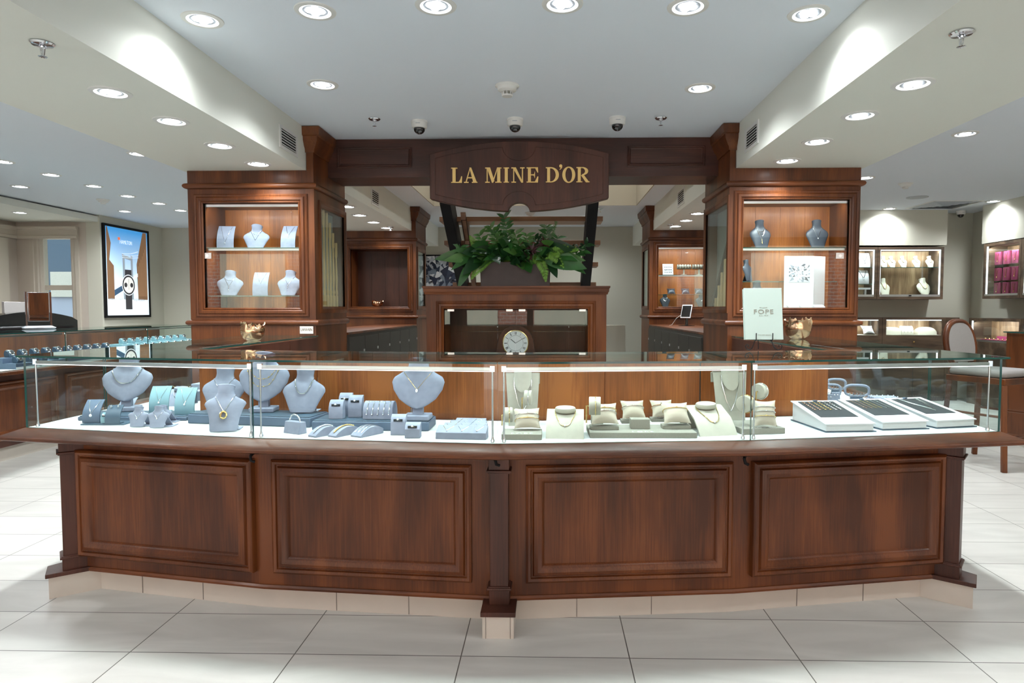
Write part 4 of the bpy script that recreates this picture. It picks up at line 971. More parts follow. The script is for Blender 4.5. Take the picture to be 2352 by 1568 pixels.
b.chain('silver chain with an open gold ring pendant on the front bust', .42, .80, .0012, shape='V', pend=('ring', .012, 'gold'))
b = mk('cut', .195, .190, 693, 949, rB, 4, 'grey suede bust with thick braided collar, right beside the counter upright')
b.chain('thick braided silver collar necklace', .42, .80, .0022, shape='U', k=1.0)
b = mk('shield', .205, .225, 958, 964, rC, 0, 'large grey suede bust on a post with a single teardrop pendant over the riser end', .045, 18)
b.chain('thin gold chain with teardrop diamond pendant on the large bust', .38, .78, .0009, 'gold', 'V', pend=('drop', .006, 'gem'))
for px, py, s, l_ in ((314, 981, 1, 'leftmost'), (371, 972, .9, 'rear'), (360, 983, 1.05, 'front right')):
    b = mk('slim', .085*s, .085*s, px, py, DZ+.0016, 10, 'small grey suede bust with tiny pendant, %s one of the three little busts' % l_)
    b.chain('tiny silver pendant necklace on the %s little bust' % l_, .42, .80, .0006, shape='V', pend=('drop', .0026, 'gem'))
for px, py, l_ in ((365, 946, 'teal curved necklace stand nearer the tall bust'), (424, 951, 'teal curved necklace stand nearer the column')):
    t, f = curved_stand('curved_necklace_stand', l_, on(px, py, rA), R(12), .086, .118, .055, M['teal']); vchain('fine chain with round diamond pendant on the '+l_, t, f, .026, .42)
p = P3(236, 976); t = thing('display_board', 'thin dark slate base board under the two dark curved stands', 'display base', p, R(2)); MB().box(-.095, .095, -.005, .085, 0, .006).build('board', M['slated'], t, bevel=.001)
bz = DZ+.0016+.006
t, f = curved_stand('curved_necklace_stand', 'dark slate curved stand with a baguette pendant chain', on(209, 971, bz), R(8), .072, .098, .05, M['slate']); vchain('silver chain with long baguette pendant on the dark slate stand', t, f, .024, .40, pend=.006, r=.0013)
t, f = curved_stand('curved_earring_stand', 'dark slate curved stand holding a pair of huggie earrings', on(258, 973, bz), R(8), .062, .078, .04, M['slated'], cat='earring stand')
for x in (-.015, .015):
    e = thing('earring', 'one of the pair of silver huggie earrings on the dark curved stand', 'earring', t.location, R(8), 'pair of huggie earrings'); MB().tube([f(x, .93)+Vector((0, -.004+.006*math.cos(a), .006*math.sin(a))) for a in [2*math.pi*k/16 for k in range(16)]], .0022, 6, closed=True).build('hoop', M['silver'], e)
ring_stand('small pale teal ring stand between the two dark curved stands', on(239, 972, bz), R(6), .030, .045, .03, M['teal'])
GS = 'grey suede ring stands'
for px, py, h, w, z, l_ in ((771, 962, .078, .060, rC, 'shorter of the three clustered on the riser'), (792, 954, .096, .056, rC, 'hindmost of the three clustered on the riser'), (815, 958, .092, .060, rC, 'tall one of the three beside the bracelet roll'), (914, 999, .080, .060, DZ+.0016, 'taller one on the white deck before the teardrop bust'), (947, 1006, .058, .060, DZ+.0016, 'lower one on the white deck before the teardrop bust')):
    ring_stand('grey suede ring stand, '+l_, on(px, py, z), R(2), w, h, .042, GR, None, band='gold' if px in (792, 947) else 'silver')
log_stand('grey suede bracelet roll on the slate riser', on(867, 963, rC), R(-2), .128, .074, .085, GR, 5, lab2='silver chain bracelet hung over the grey bracelet roll')
p = P3(677, 994); t = thing('bangle_stand', 'grey suede slotted block holding the twisted bangle', 'bangle stand', p, R(-28)); MB().prism([(-.020, 0), (.024, 0), (.018, .048), (-.010, .048)], -.045, .045, 'x').build('block', GR, t, bevel=.0015)
t = thing('bangle', 'twisted silver bangle standing in a grey block', 'bangle', p, R(-28)); g = MB()
for ph in (0, math.pi): g.tube([Vector((.031*math.cos(a), .002+.0016*math.sin(a*14+ph), .046+.031*math.sin(a)+.0016*math.cos(a*14+ph))) for a in [math.pi*k/60 for k in range(61)]], .0022, 6)
g.build('twisted_wire', M['silver'], t)
wedge_stand('grey bracelet ramp nearest the bangle', P3(716, 1004), R(-32), .046, .115, .036, GR, 1, big=1)
wedge_stand('grey bracelet ramp in the middle', P3(762, 1004), R(-32), .046, .125, .036, GR, 1, big=1, met='gold')
wedge_stand('grey bracelet ramp with three thin chains', P3(817, 1004), R(-30), .058, .125, .036, GR, 3)
# stepped tray
p = P3(1058, 1009); t = thing('stepped_tray', 'grey suede stepped tray of small pendants next to the centre upright', 'jewellery tray', p, R(-4)); w = .20
for k in range(4):
    y = .058*k; MB().prism([(y, 0), (y+.060, 0), (y+.060, .046), (y+.052, .046), (y, .026)], -w/2+.012*k, w/2-.012*k).build('tier', GR, t, bevel=.001)
for k in range(4):
    for j in range(3):
        x = -w*.30+w*.30*j; y = .058*k; n = thing('pendant_necklace', 'tiny pendant necklace laid on the stepped grey tray', 'necklace', p, R(-4), 'pendants on the stepped tray')
        MB().tube([(x-.018, y+.045, .0445), (x+.002, y+.012, .0318), (x+.024, y+.045, .0445)], .0008, 5).build('chain', M['silver' if j else 'gold'], n); MB().ball((x+.002, y+.011, .033), .0036, 6).build('pendant', M['gem'], n)

# cream section
tall_neck('tall cream necklace form standing behind the drum stands near the centre upright', P3(1200, 978), 0, .150, .235, 'long silver chain on the tall cream form near the centre upright')
linen('linen_platform', 'square grey linen base under the cushion nearest the centre upright', P3(1198, 1010), 0, .158, .12, .022, 'FOPE')
disc_stand('cream drum low beside the centre upright', (*P3(1168, 990)[:2], DZ+.024), R(5), z=.016, r=.031, l=.034)
disc_stand('cream drum high behind the cushion near the centre upright', P3(1213, 982), R(-5), z=.098, r=.032, l=.032, band='silver')
x_, y_, z_ = P3(1211, 1000); z_ += .022
pillow('beige cushion with two bracelets on the square linen base', (x_, y_, z_), R(6), .108, bands=((.18, 'silver', 'upper steel mesh bracelet on the first beige cushion'), (-.28, 'gold', 'lower gold mesh bracelet on the first beige cushion')))
ramp_neck('low cream necklace ramp between the two linen bases', P3(1297, 1008), R(-3), .150, .100, .155, 'gold mesh necklace on the low cream ramp')
LB = P3(1478, 1006); linen('linen_platform', 'wide grey linen base carrying three small cushion blocks', LB, R(1), .425, .185, .022, 'FOPE'); LZ = LB[2]+.022
linen('linen_block', 'small linen block under the drum with the gold bracelets', (*P3(1372, 975, LZ)[:2], LZ), 0, .050, .045, .036)
disc_stand('cream drum raised on a linen block', (*P3(1366, 972, LZ+.036)[:2], LZ+.036), R(-4), z=.034, r=.036, l=.046, blab='gold bracelet round the raised cream drum')
for px, py, bw, l_, bands in ((1389, 987, .115, 'front left corner of the wide base', ((.30, 'gold', 'upper gold bracelet on the cushion at the corner of the wide base'), (-.02, 'silver', 'lower steel bracelet on the cushion at the corner of the wide base'))),
        (1456, 973, .105, 'back of the wide base behind the bare linen block', ((.12, 'silver', 'broad silver bracelet on the cushion behind the bare linen block'),)),
        (1523, 969, .100, 'back right of the wide base', ((.12, 'rose', 'rose gold bracelet on the rear cushion of the overlapping pair'),)),
        (1555, 985, .115, 'front right of the wide base', ((.22, 'gold', 'gold bracelet on the front cushion of the overlapping pair'),))):
    q = P3(px, py, LZ); linen('linen_block', 'thin linen block, '+l_, (q[0], q[1], LZ), 0, bw, .06, .014)
    pillow('beige cushion at the '+l_, (q[0], q[1]+.008, LZ+.0145), R(4), bw*.98, bands=bands)
linen('linen_block', 'bare square linen block with a ring slot in the middle of the wide base', (*P3(1471, 985, LZ)[:2], LZ), 0, .078, .05, .040)
ramp_neck('wide cream necklace ramp at the end of the linen base', P3(1652, 1001), R(14), .165, .105, .19, 'gold chain necklace on the wide cream ramp', m='cream')
tall_neck('tall cream necklace form partly behind the counter upright', P3(1680, 972), R(-2), .150, .235, 'long silver chain on the tall cream form behind the upright')
LB2 = P3(1755, 997); linen('linen_platform', 'grey linen base under the stacked drums and bracelet cushion', LB2, R(10), .185, .20, .024, 'FOPE')
disc_stand('cream drum turned sideways, lower of the pair beside the upright', (*P3(1712, 975, DZ+.026)[:2], DZ+.026), R(50), z=.052, r=.036, l=.036)
disc_stand('cream drum higher of the pair beside the upright', (*P3(1744, 968, DZ+.026)[:2], DZ+.026), R(40), z=.098, r=.034, l=.034, band='silver')
x_, y_, z_ = P3(1758, 982, DZ+.026)
pillow('beige cushion with three bracelets in front of the drums', (x_, y_, z_), R(-8), .090, tilt=62, h=.115, bands=((.45, 'silver', 'top silver bracelet on the three-bracelet cushion'), (.05, 'silver', 'middle silver bracelet on the three-bracelet cushion'), (-.35, 'gold', 'lowest gold bracelet on the three-bracelet cushion')))
# three sloping white boxes with black pads
for (px, py), (qx, qy), l_, kind in (((1897, 993), (2015, 991), 'with six beaded chains, nearest the linen base', 0), ((2027, 988), (2145, 986), 'with straight gold and silver chains, middle of three', 1), ((2151, 984), (2262, 981), 'with a single white collar necklace, nearest the glass end', 2)):
    a = P3(px, py); w = .212 if kind < 2 else .200; rz = R(6 if kind == 0 else 10 if kind == 1 else 14); L_ = .30; t = thing('sloping_display_box', 'white sloping display box '+l_, 'display box', a, rz)
    h0, h1 = .032, .085
    MB().box(-.004, w+.006, -.004, L_, 0, .004).build('base_plate', M['slated'], t); MB().prism([(0, .005), (L_-.01, .005), (L_-.01, h1), (0, h0)], 0, w-.006).build('box', M['white'], t, bevel=.001)
    sl = (h1-h0)/L_; g = MB(); g.prism([(-.006, h0), (L_, h1+.001), (L_, h1+.005), (-.006, h0+.004)], -.006, w).build('sloping_top', M['white'], t)
    g = MB(); y0, y1 = .075, L_-.02; g.prism([(y0, h0+y0*sl+.004), (y1, h0+y1*sl+.004), (y1, h0+y1*sl+.0065), (y0, h0+y0*sl+.0065)], .018, w-.026).build('velvet_pad', M['pad'], t)
    g = MB(); g.box(w*.45, w*.52, y1-.003, y1+.012, h0+y1*sl+.004, h0+y1*sl+.012); g.build('chain_clip', M['slate'], t)
    text_mesh('wordmark', 'FOPE', .010, M['greyp'], t, Matrix.Translation((w*.5, .03, h0+.03*sl+.0056)) @ Matrix.Rotation(math.atan(sl), 4, 'X'), .0002)
    S_ = lambda x, y: Vector((x, y, h0+y*sl+.0085))
    if kind < 2:
        for k in range(6):
            x = .035+.024*k; met = ('rose', 'gold', 'silver')[k//2]; n = thing('chain_necklace', ('beaded chain pinned on the first black pad' if kind == 0 else 'straight fine chain pinned on the middle black pad')+', in '+{'rose': 'rose gold', 'gold': 'yellow gold', 'silver': 'white metal'}[met], 'necklace', a, rz, 'chains on black pad %s' % ('one', 'two')[kind])
            pts = [S_(x, y1-.01)+(Vector((0, 0, 0))), S_(x+.002, y0+.11), S_(x+.008, y0+.085), S_(x+.014, y0+.10)]
            g = MB(); g.tube(pts, .0011, 5)
            if kind == 0:
                for q in range(7): g.ball(S_(x+.002*q/7, y1-.012-(y1-y0-.10)*q/6), .0034, 5)
            g.build('chain', M[met], n)
    else:
        for q, (r_, k_) in enumerate(((.044, .15), (.052, .17))):
            n = thing('collar_necklace', 'bright silver V collar on the last black pad, %s strand' % ('inner', 'outer')[q], 'necklace', a, rz)
            MB().tube([S_(w*.48-r_, y1-.005), S_(w*.48-r_*.7, y1-.07), S_(w*.50, y1-k_), S_(w*.48+r_*.9, y1-.06), S_(w*.48+r_, y1-.005)], .0022, 6).build('chain', M['silver'], n)

# contents of the two side counters (seen through the long counter)
GD = M['suede']
for j, (x, y, s) in enumerate(((-2.05, 3.52, 1), (-2.08, 3.95, 1))):
    t = thing('bangle_tray', 'grey suede tray of upright bangles in the left side counter, %s' % ('nearer', 'farther')[j], 'jewellery tray', (x, y, DZ+.001), R(-4)); MB().box(-.10, .10, -.05, .12, 0, .055).build('tray', GD, t, bevel=.004)
    for k in range(6):
        bn = thing('bangle', 'slim bangle standing in a grey tray of the left side counter', 'bangle', (x, y, DZ+.001), R(-4), 'bangles in the left side counter')
        MB().tube([Vector((-.075+.028*k, .035+.028*math.cos(a), .055+.028*math.sin(a))) for a in [math.pi*q/14 for q in range(15)]], .0022, 6).build('band', M['gold' if k % 3 == 1 else 'silver'], bn)
for j, (x, y) in enumerate(((-1.93, 3.72), (-1.88, 4.02))):
    b = Bust('cut', .17, .17, GD, 24); b.make('necklace_bust', 'grey bust in the left side counter, %s of two against the doors' % ('nearer', 'farther')[j], 'necklace bust', (x, y, DZ+.001), R(20)); b.chain('diamond station necklace on the %s side counter bust' % ('nearer', 'farther')[j], .42, .8, .001, shape='U', beads=7)
ramp_neck('pale grey necklace ramp in the left side counter near the column', (-1.96, 3.36, DZ+.001), R(8), .13, .08, .12, 'thin chain on the pale ramp in the left side counter', 'silver', 'suede')
t, f = curved_stand('curved_necklace_stand', 'small grey curved stand against the left end glass', (-2.12, 3.20, DZ+.003), R(10), .07, .06, .05, GD); 
t, f = curved_stand('curved_necklace_stand', 'grey curved stand far back in the left side counter', (-2.10, 4.35, DZ+.003), R(10), .09, .14, .05, GD); 
GQ = 'bracelet rings in the right side counter'
for j, (x, y, w) in enumerate(((1.46, 3.62, .12), (1.57, 3.62, .09), (1.70, 3.60, .12), (1.47, 3.86, .12), (1.60, 3.88, .12), (1.72, 3.9, .1))):
    t = thing('bracelet_hoop_stand', 'grey suede oval hoop stand holding small hoops in the right side counter', 'bracelet stand', (x, y, DZ+.031), R(-15), GQ)
    g = MB(); g.tube([Vector((w*.5*math.copysign(abs(math.cos(a))**.6, math.cos(a)), .0, .034+.03*math.copysign(abs(math.sin(a))**.7, math.sin(a)))) for a in [2*math.pi*k/28 for k in range(28)]], .007, 8, closed=True); g.build('hoop_frame', GD, t)
    MB().box(-w*.25, w*.25, .0, .03, -.03, .002).build('foot', M['slate'], t)
    for k in range(5): MB().tube([Vector((-w*.3+w*.15*k, .012*math.cos(a), .010+.012*math.sin(a))) for a in [2*math.pi*q/12 for q in range(12)]], .0014, 5, closed=True).build('hoop_earring', M['silver'], t)
for j, (x, y, rz) in enumerate(((1.44, 3.34, 0), (1.51, 3.42, 0), (1.50, 4.15, 0))):
    t = thing('earring_wedge', 'grey triangular earring stand in the right side counter, %s' % ('by the back panel', 'in the middle front', 'farthest back')[j], 'earring stand', (x, y, DZ+.001), R(rz)); MB().prism([(0, 0), (.06, 0), (.022, .075), (.010, .075)], -.022, .022).build('wedge', GD, t, bevel=.001)
    for q in (-.008, .008): MB().ball((q, .006, .062), .0035, 6).build('stud', M['gem'], t)
for j, (x, y) in enumerate(((1.63, 3.30), (1.78, 3.33), (1.78, 3.47))):
    t = thing('ring_tray', 'grey ring tray with rolled bars in the right side counter, %s' % ('nearest the back panel', 'nearest the end glass', 'behind the last one')[j], 'jewellery tray', (x, y, DZ+.001), R(-6)); MB().box(-.07, .07, -.05, .06, 0, .035).build('tray', GD, t, bevel=.002)
    g = MB()
    for k in range(4): g.tube([(-.065, -.038+.026*k, .038), (.065, -.038+.026*k, .038)], .011, 8)
    g.build('roll', GD, t)
    for k in range(10): MB().ball((-.055+.028*(k % 5), -.03+.05*(k//5), .052), .0036, 5).build('stone', M['gem'], t)
for j, (x, y) in enumerate(((1.55, 4.4), (1.72, 4.35))):
    t, f = curved_stand('curved_necklace_stand', 'tall grey curved stand at the back of the right side counter, %s one' % ('inner', 'outer')[j], (x, y, DZ+.001), R(-10), .06, .16, .08, GD); vchain('chain on the %s tall stand of the right side counter' % ('inner', 'outer')[j], t, f, .02, .5)
log_stand('grey bracelet roll in the middle of the right side counter', (1.62, 4.15, DZ+.001), R(-10), .12, .08, .08, GD, 4, lab2='bracelet over the roll in the right side counter')
# ================================================================ NICHE CONTENTS
NZ1, NZ2, NZ3 = 1.722, 1.36, 1.268
def nz(px, z, y=YF+.17): return (at(px, 600, Y=y).x, y, z+.001)
t, f = curved_stand('curved_necklace_stand', 'grey curved stand with a bead station chain on the upper shelf, beside the lock', nz(518, NZ1), R(8), .125, .185, .06, GR); vchain('beaded station chain on the upper shelf curved stand by the lock', t, f, .042, .28, beads=5, pend=.004)
b = Bust('cut', .185, .20, GR, 20); b.make('necklace_bust', 'grey suede bust in the middle of the left niche upper shelf', 'necklace bust', nz(587, NZ1), R(6)); b.chain('short fine chain, upper of two, on the middle bust of the upper shelf', .55, .8, .001, shape='V', pend=('drop', .003, 'gem')); b.chain('longer fine chain on the middle bust of the upper shelf', .34, .8, .001, shape='V')
t, f = curved_stand('curved_necklace_stand', 'grey curved stand with a lariat chain at the inner end of the upper shelf', nz(662, NZ1), R(-2), .115, .185, .06, GR); vchain('lariat chain with bar drop on the inner upper shelf stand', t, f, .035, .55, pend=.004)
b = Bust('cut', .19, .20, GR, 20); b.make('necklace_bust', 'grey suede bust with layered chains on the lower shelf below the lock', 'necklace bust', nz(524, NZ2), R(10)); b.chain('short upper strand on the layered bust of the lower shelf', .62, .8, .001, shape='U'); b.chain('long Y chain with bar drop on the layered bust of the lower shelf', .36, .8, .0012, shape='V', pend=('bar', .03, 'silver'))
t, f = curved_stand('curved_necklace_stand', 'grey curved stand with a scalloped chain in the middle of the lower shelf', nz(596, NZ2), R(6), .115, .185, .06, GR); vchain('scalloped diamond chain on the middle lower shelf stand', t, f, .036, .50, beads=6, pend=None)
b = Bust('cut', .19, .20, GR, 20); b.make('necklace_bust', 'grey suede bust with a slider chain at the inner end of the lower shelf', 'necklace bust', nz(660, NZ2), R(-4)); b.chain('slider chain with bar drop on the inner lower shelf bust', .42, .8, .001, shape='V', pend=('bar', .03, 'silver'))
# right niche
DBm = M['darkbust']; RZ1, RZ2 = 1.715, 1.47
b = Bust('cut', .215, .165, DBm, 16); b.make('necklace_bust', 'black leatherette bust with four layered silver chains in the right niche', 'necklace bust', nz(1749, RZ1), R(6))
for v, l_ in ((.60, 'highest'), (.52, 'second'), (.44, 'third')): b.chain('silver strand on the black layered bust, %s row' % l_, v, .8, .0013, shape='U')
b.chain('Y shaped long silver strand on the black layered bust', .32, .8, .0013, shape='V', pend=('bar', .035, 'gold'))
b = Bust('cut', .215, .165, DBm, 16); b.make('necklace_bust', 'black leatherette bust with one long silver chain in the right niche', 'necklace bust', nz(1878, RZ1), R(-6)); b.chain('long silver chain on the black bust behind the diamond board', .36, .8, .0012, shape='V', pend=('drop', .004, 'gem'))
b = Bust('cut', .20, .15, DBm, 16); b.make('necklace_bust', 'black leatherette bust low in the right niche behind the mint sign', 'necklace bust', nz(1744, 1.268), R(4)); b.chain('silver chain on the low black bust behind the mint sign', .5, .8, .0012, shape='U')
b = Bust('slim', .16, .10, DBm, 16); b.make('necklace_bust', 'narrow pale grey bust at the edge of the right niche under the top shelf', 'necklace bust', nz(1722, 1.47), R(30))
yb = YF+.10; a0, a1, a2 = at(1802, 600, Y=yb).x, at(1870, 600, Y=yb).x, at(1902, 600, Y=yb).x; zt_ = at(1850, 588, Y=yb).z
t = thing('diamond_display_board', 'white folded display board with a square picture of a cut diamond', 'display board', ((a0+a2)/2, yb, 1.2695))
kw = dict(world=True)
MB().box(a0, a1, yb, yb+.006, 1.27, zt_).build('front_panel', M['white'], t, **kw); MB().prism([(a1+.001, yb), (a2, yb+.05), (a2, yb+.056), (a1+.001, yb+.006)], 1.27, zt_, 'z').build('folded_side', M['white'], t, **kw)
g = MB(); p0, p1 = at(1812, 605, Y=yb-.001), at(1860, 648, Y=yb-.001); cxx, czz = (p0.x+p1.x)/2, (p0.z+p1.z)/2; hx, hz = (p1.x-p0.x)/2, (p0.z-p1.z)/2
M['fac'] = [mat('facet_%s' % n, c, .25, coat=.3) for n, c in (('white', (.85, .87, .9)), ('pale', (.5, .54, .6)), ('mid', (.22, .26, .32)), ('dark', (.04, .05, .08)))]
rnd = random.Random(3)
def facets(g, cx, cz, hx, hz, y, n=16, rings=4):
    """a cut stone seen from above: radiating triangles inside a rectangle"""
    g.put([(cx-hx, y+.0004, cz-hz), (cx+hx, y+.0004, cz-hz), (cx+hx, y+.0004, cz+hz), (cx-hx, y+.0004, cz+hz)], [(0, 1, 2, 3)], 1)
    def pr(r, a):
        c, s = math.cos(a), math.sin(a); k = 1/max(abs(c), abs(s)); f = r+(k*r-r)*max(0, r-.3); return (cx+hx*min(1, max(-1, c*f)), y, cz+hz*min(1, max(-1, s*f)))
    for q in range(rings):
        r0, r1 = q/rings, (q+1)/rings
        for k in range(n):
            a, b_, c_ = 2*math.pi*(k+.5*(q % 2))/n, 2*math.pi*(k+1+.5*(q % 2))/n, 2*math.pi*(k+.5+.5*(q % 2))/n
            if q: g.put([pr(r0, a), pr(r0, b_), pr(r1, c_)], [(0, 1, 2)], rnd.choice((0, 1, 2, 3, 0)))
            if rnd.random() < .95: g.put([pr(r1, a+.05), pr(r1, c_), pr(r0+.02, c_ if q == 0 else a)], [(0, 1, 2)], rnd.choice((1, 2, 3, 0)))
facets(g, cxx, czz, hx, hz, yb-.002); g.build('diamond_picture', M['fac'], t, smooth=False, **kw)
for k, px in enumerate((1824, 1853, 1884)):
    t = thing('price_card', 'small white tilted card at the foot of the diamond board, %s' % ('nearest the mint sign', 'middle', 'nearest the niche frame')[k], 'card', (at(px, 690, Y=YF+.045).x, YF+.045, 1.2692), 0); MB().prism([(0, 0), (.05, 0), (.05, .022), (0, .006)], -.038, .038).build('card', M['white'], t)
# rear right niche
def rz_(px, z): return (at(px, 620, Y=8.75).x, 8.76, z+.001)
t = thing('earring_board', 'white board of earrings on the rear niche top shelf', 'earring board', rz_(1535, 1.71)); g = MB(); g.M = Matrix.Rotation(R(-12), 4, 'X'); g.box(-.07, .07, 0, .008, 0, .155); g.build('board', M['white'], t)
for k in range(12):
    g = MB(); g.M = Matrix.Rotation(R(-12), 4, 'X'); g.ball((-.04+.027*(k % 4), -.002, .04+.035*(k//4)), .006, 6); g.build('stud', M['pad'], t)
for px, l_ in ((1571, 'ivory bracelet bar on the rear niche top shelf'), (1606, 'ivory bracelet bar half hidden by the front column')):
    t = thing('bracelet_bar', l_, 'bracelet stand', rz_(px, 1.71)); g = MB(); g.tube([(-.09, 0, .11), (.09, 0, .11)], .032, 14); g.build('bar', M['cream'], t); g = MB(); g.lathe([(.04, 0), (.04, .008), (.012, .012), (.012, .09)], n=16); g.build('stem', M['cream'], t)
    for k in range(5): MB().tube([Vector((-.07+.035*k, .034*math.cos(a), .11+.034*math.sin(a))) for a in [2*math.pi*q/16 for q in range(16)]], .004, 5, closed=True).build('bracelet', M['silver'], t)
for px, l_ in ((1543, 'black cushion on the rear niche middle shelf, outermost'), (1576, 'black cushion on the rear niche middle shelf, centre'), (1607, 'black cushion on the rear niche middle shelf, by the front column')):
    x, y, z = rz_(px, 1.45); pillow(l_, (x, y, z), 0, .11, 'darkbust', bands=((.1, 'silver', 'silver bracelet on the '+l_),))
for px, l_ in ((1529, 'small black bust at the foot of the rear niche'), (1612, 'small black bust at the foot of the rear niche by the front column')):
    b = Bust('cut', .16, .14, DBm, 16); b.make('necklace_bust', l_, 'necklace bust', rz_(px, 1.29), 0); b.chain('chain on the '+l_.replace('at the foot of the rear niche', 'in the rear niche'), .45, .8, .002, shape='U')

# copper bowls
def bowl(label, loc, r, h, seed):
    rr = random.Random(seed); t = thing('crumpled_bowl', label, 'bowl', loc); n = 36; rings = []
    jit = [rr.uniform(-1, 1) for _ in range(n)]
    for f, z in ((.45, 0), (.62, .03), (.82, .18), (.98, .45), (1.0, .68), (.92, .86), (1.0, 1.0)):
        rings.append([(r*f*(1+.07*jit[k]*z)*math.cos(2*math.pi*k/n), r*f*(1+.07*jit[k]*z)*math.sin(2*math.pi*k/n), h*(z+(.16*jit[(k*5) % n] if z > .8 else .03*jit[(k*3) % n]*z))) for k in range(n)])
    ins = [[(x*.93, y*.93, z) for x, y, z in rg] for rg in rings[::-1]][:-1]; ins.append([(x*.5, y*.5, h*.1) for x, y, z in rings[1]])
    MB().loft(rings+ins).build('crumpled_shell', M['copper'], t)
bowl('crumpled copper bowl on the left side counter below the lit niche', (*P3(581, 782, TZ)[:2], TZ+.0005), .072, .105, 1)
bowl('crumpled copper bowl on the right side counter beside the mint sign', (*P3(1832, 778, TZ)[:2], TZ+.0005), .085, .125, 2)
q = at(867, 700, Y=8.75); bowl('small crumpled copper bowl in the empty rear niche', (q.x, 8.75, 1.2905), .075, .075, 3)
# LANVAIN plate
q0, q1 = at(689, 749, Y=YF-.002), at(720, 766, Y=YF-.002); t = thing('brand_plate', 'small brushed metal plate reading LANVAIN below the lit niche', 'sign', ((q0.x+q1.x)/2, YF-.002, q1.z))
hw = (q1.x-q0.x)/2; MB().box(-hw, hw, -.004, .002, 0, q0.z-q1.z).build('plate', M['alu'], t); text_mesh('lettering', 'LANVAIN', .030, M['blackm'], t, Matrix.Translation((0, -.0048, .020)) @ UPR, .0003, sx=.72, space=.95)
# mint FOPE sign on an iron easel
fx, fy, fz = P3(1752, 806, TZ); t = thing('tabletop_easel', 'black wrought iron easel with scrolled feet holding the mint sign', 'easel', (fx, fy, TZ+.001))
for s in (-1, 1):
    g = MB(); g.tube([(s*.030, .0, .052), (s*.040, -.002, .045), (s*.052, -.008, .015), (s*.066, -.012, .005), (s*.082, -.012, .012), (s*.086, -.012, .024), (s*.078, -.012, .032), (s*.070, -.012, .026), (s*.072, -.012, .019)], .0026, 8); g.build('scrolled_leg', M['iron'], t)
    g = MB(); g.tube([(s*.030, .006, .052), (s*.038, -.018, .050), (s*.0385, -.022, .056), (s*.0385, -.022, .085)], .0022, 8); g.build('ledge_hook', M['iron'], t)
    g = MB(); g.tube([(s*.030, .0, .052), (s*.018, .05, .28)], .0026, 8); g.build('upright', M['iron'], t)
g = MB(); g.tube([(0, .05, .27), (0, .07, .05), (0, .065, .004)], .0026, 8); g.build('rear_leg', M['iron'], t)
g = MB(); g.tube([(-.036, .001, .052), (.036, .001, .052)], .0026, 8); g.build('crossbar', M['iron'], t)
M['mint'] = mat('mint_card', (.50, .61, .56), .5)
w, h = .178, .245; t = thing('counter_sign', 'pale mint green card sign reading FOPE standing on the easel', 'sign', (fx, fy-.020, TZ+.001+.0545), 0)
g = MB(); T_ = Matrix.Rotation(R(-9), 4, 'X'); g.M = T_; g.box(-w/2, w/2, 0, .008, 0, h); g.build('card', M['mint'], t, bevel=.001)
g = MB(); g.M = T_; g.box(-w/2-.003, w/2-.003, .0085, .013, 0, h-.004); g.build('backing_card', M['mint'], t)
text_mesh('lettering', 'FOPE', .030, M['linen'], t, T_ @ Matrix.Translation((0, -.0006, h*.50)) @ UPR, .0003, sx=1.25, space=1.15); text_mesh('small_lettering', 'MILANO', .007, M['linen'], t, T_ @ Matrix.Translation((0, -.0006, h*.61)) @ UPR, .0002, space=1.5)
text_mesh('small_lettering', 'ITALIAN GOLD', .007, M['linen'], t, T_ @ Matrix.Translation((0, -.0006, h*.08)) @ UPR, .0002, space=1.3); text_mesh('small_lettering', 'DAL 1929', .007, M['linen'], t, T_ @ Matrix.Translation((0, -.0006, h*.455)) @ UPR, .0002, space=1.5)
# tablet
q = at(1577, 748, Z=1.056); t = thing('tablet_stand', 'white tablet on a black stand on the right-hand cabinet run', 'tablet', (q.x, q.y, 1.0565), R(-35))
MB().lathe([(.10, 0), (.10, .004), (.03, .010), (.018, .016), (.016, .11)], n=28).build('base', M['black'], t); g = MB(); g.M = Matrix.Translation((0, -.01, .16)) @ Matrix.Rotation(R(-22), 4, 'X'); g.box(-.065, .065, -.010, 0, -.075, .10); g.build('tablet', M['white'], t, bevel=.004)
g = MB(); g.M = Matrix.Translation((0, -.01, .16)) @ Matrix.Rotation(R(-22), 4, 'X'); g.box(-.056, .056, -.0112, -.0102, -.060, .085); g.build('screen', M['black'], t); g = MB(); g.tube([(-.06, .0, .14), (-.12, -.03, .09), (-.17, -.05, .01), (-.2, -.05, .002)], .0025, 6); g.build('cable', M['whitem'], t)

# ================================================================ PLANTER
PY = YC+.10; x0, x1 = at(1102, 650, Y=PY).x, at(1265, 650, Y=PY).x; z0 = zt+.0425; zp = at(1180, 601, Y=PY).z
t = thing('planter', 'rectangular bronze brown planter full of mixed foliage on the centre cabinet', 'planter', ((x0+x1)/2, PY, z0)); hw = (x1-x0)/2; H = zp-z0
M['leaf'] = mat('glossy_leaf', (.024, .105, .020), .35, noise=(14, .5)); M['leafd'] = mat('dark_leaf', (.010, .045, .013), .3, noise=(14, .4)); M['leafl'] = mat('fern_leaf', (.13, .29, .03), .5, noise=(20, .3)); M['leafy'] = mat('light_leaf', (.055, .16, .03), .4, noise=(14, .3)); M['red'] = mat('burgundy_leaf', (.055, .015, .02), .35, noise=(20, .4)); M['moss'] = mat('moss', (.06, .12, .01), .95, noise=(60, .6))
m = MB(); m.loft([[(-hw*.97, 0, 0), (hw*.97, 0, 0), (hw*.97, .2, 0), (-hw*.97, .2, 0)], [(-hw, -.004, H), (hw, -.004, H), (hw, .204, H), (-hw, .204, H)]]); m.build('box', M['soil'], t, smooth=False, bevel=.003)
rl = random.Random(4)
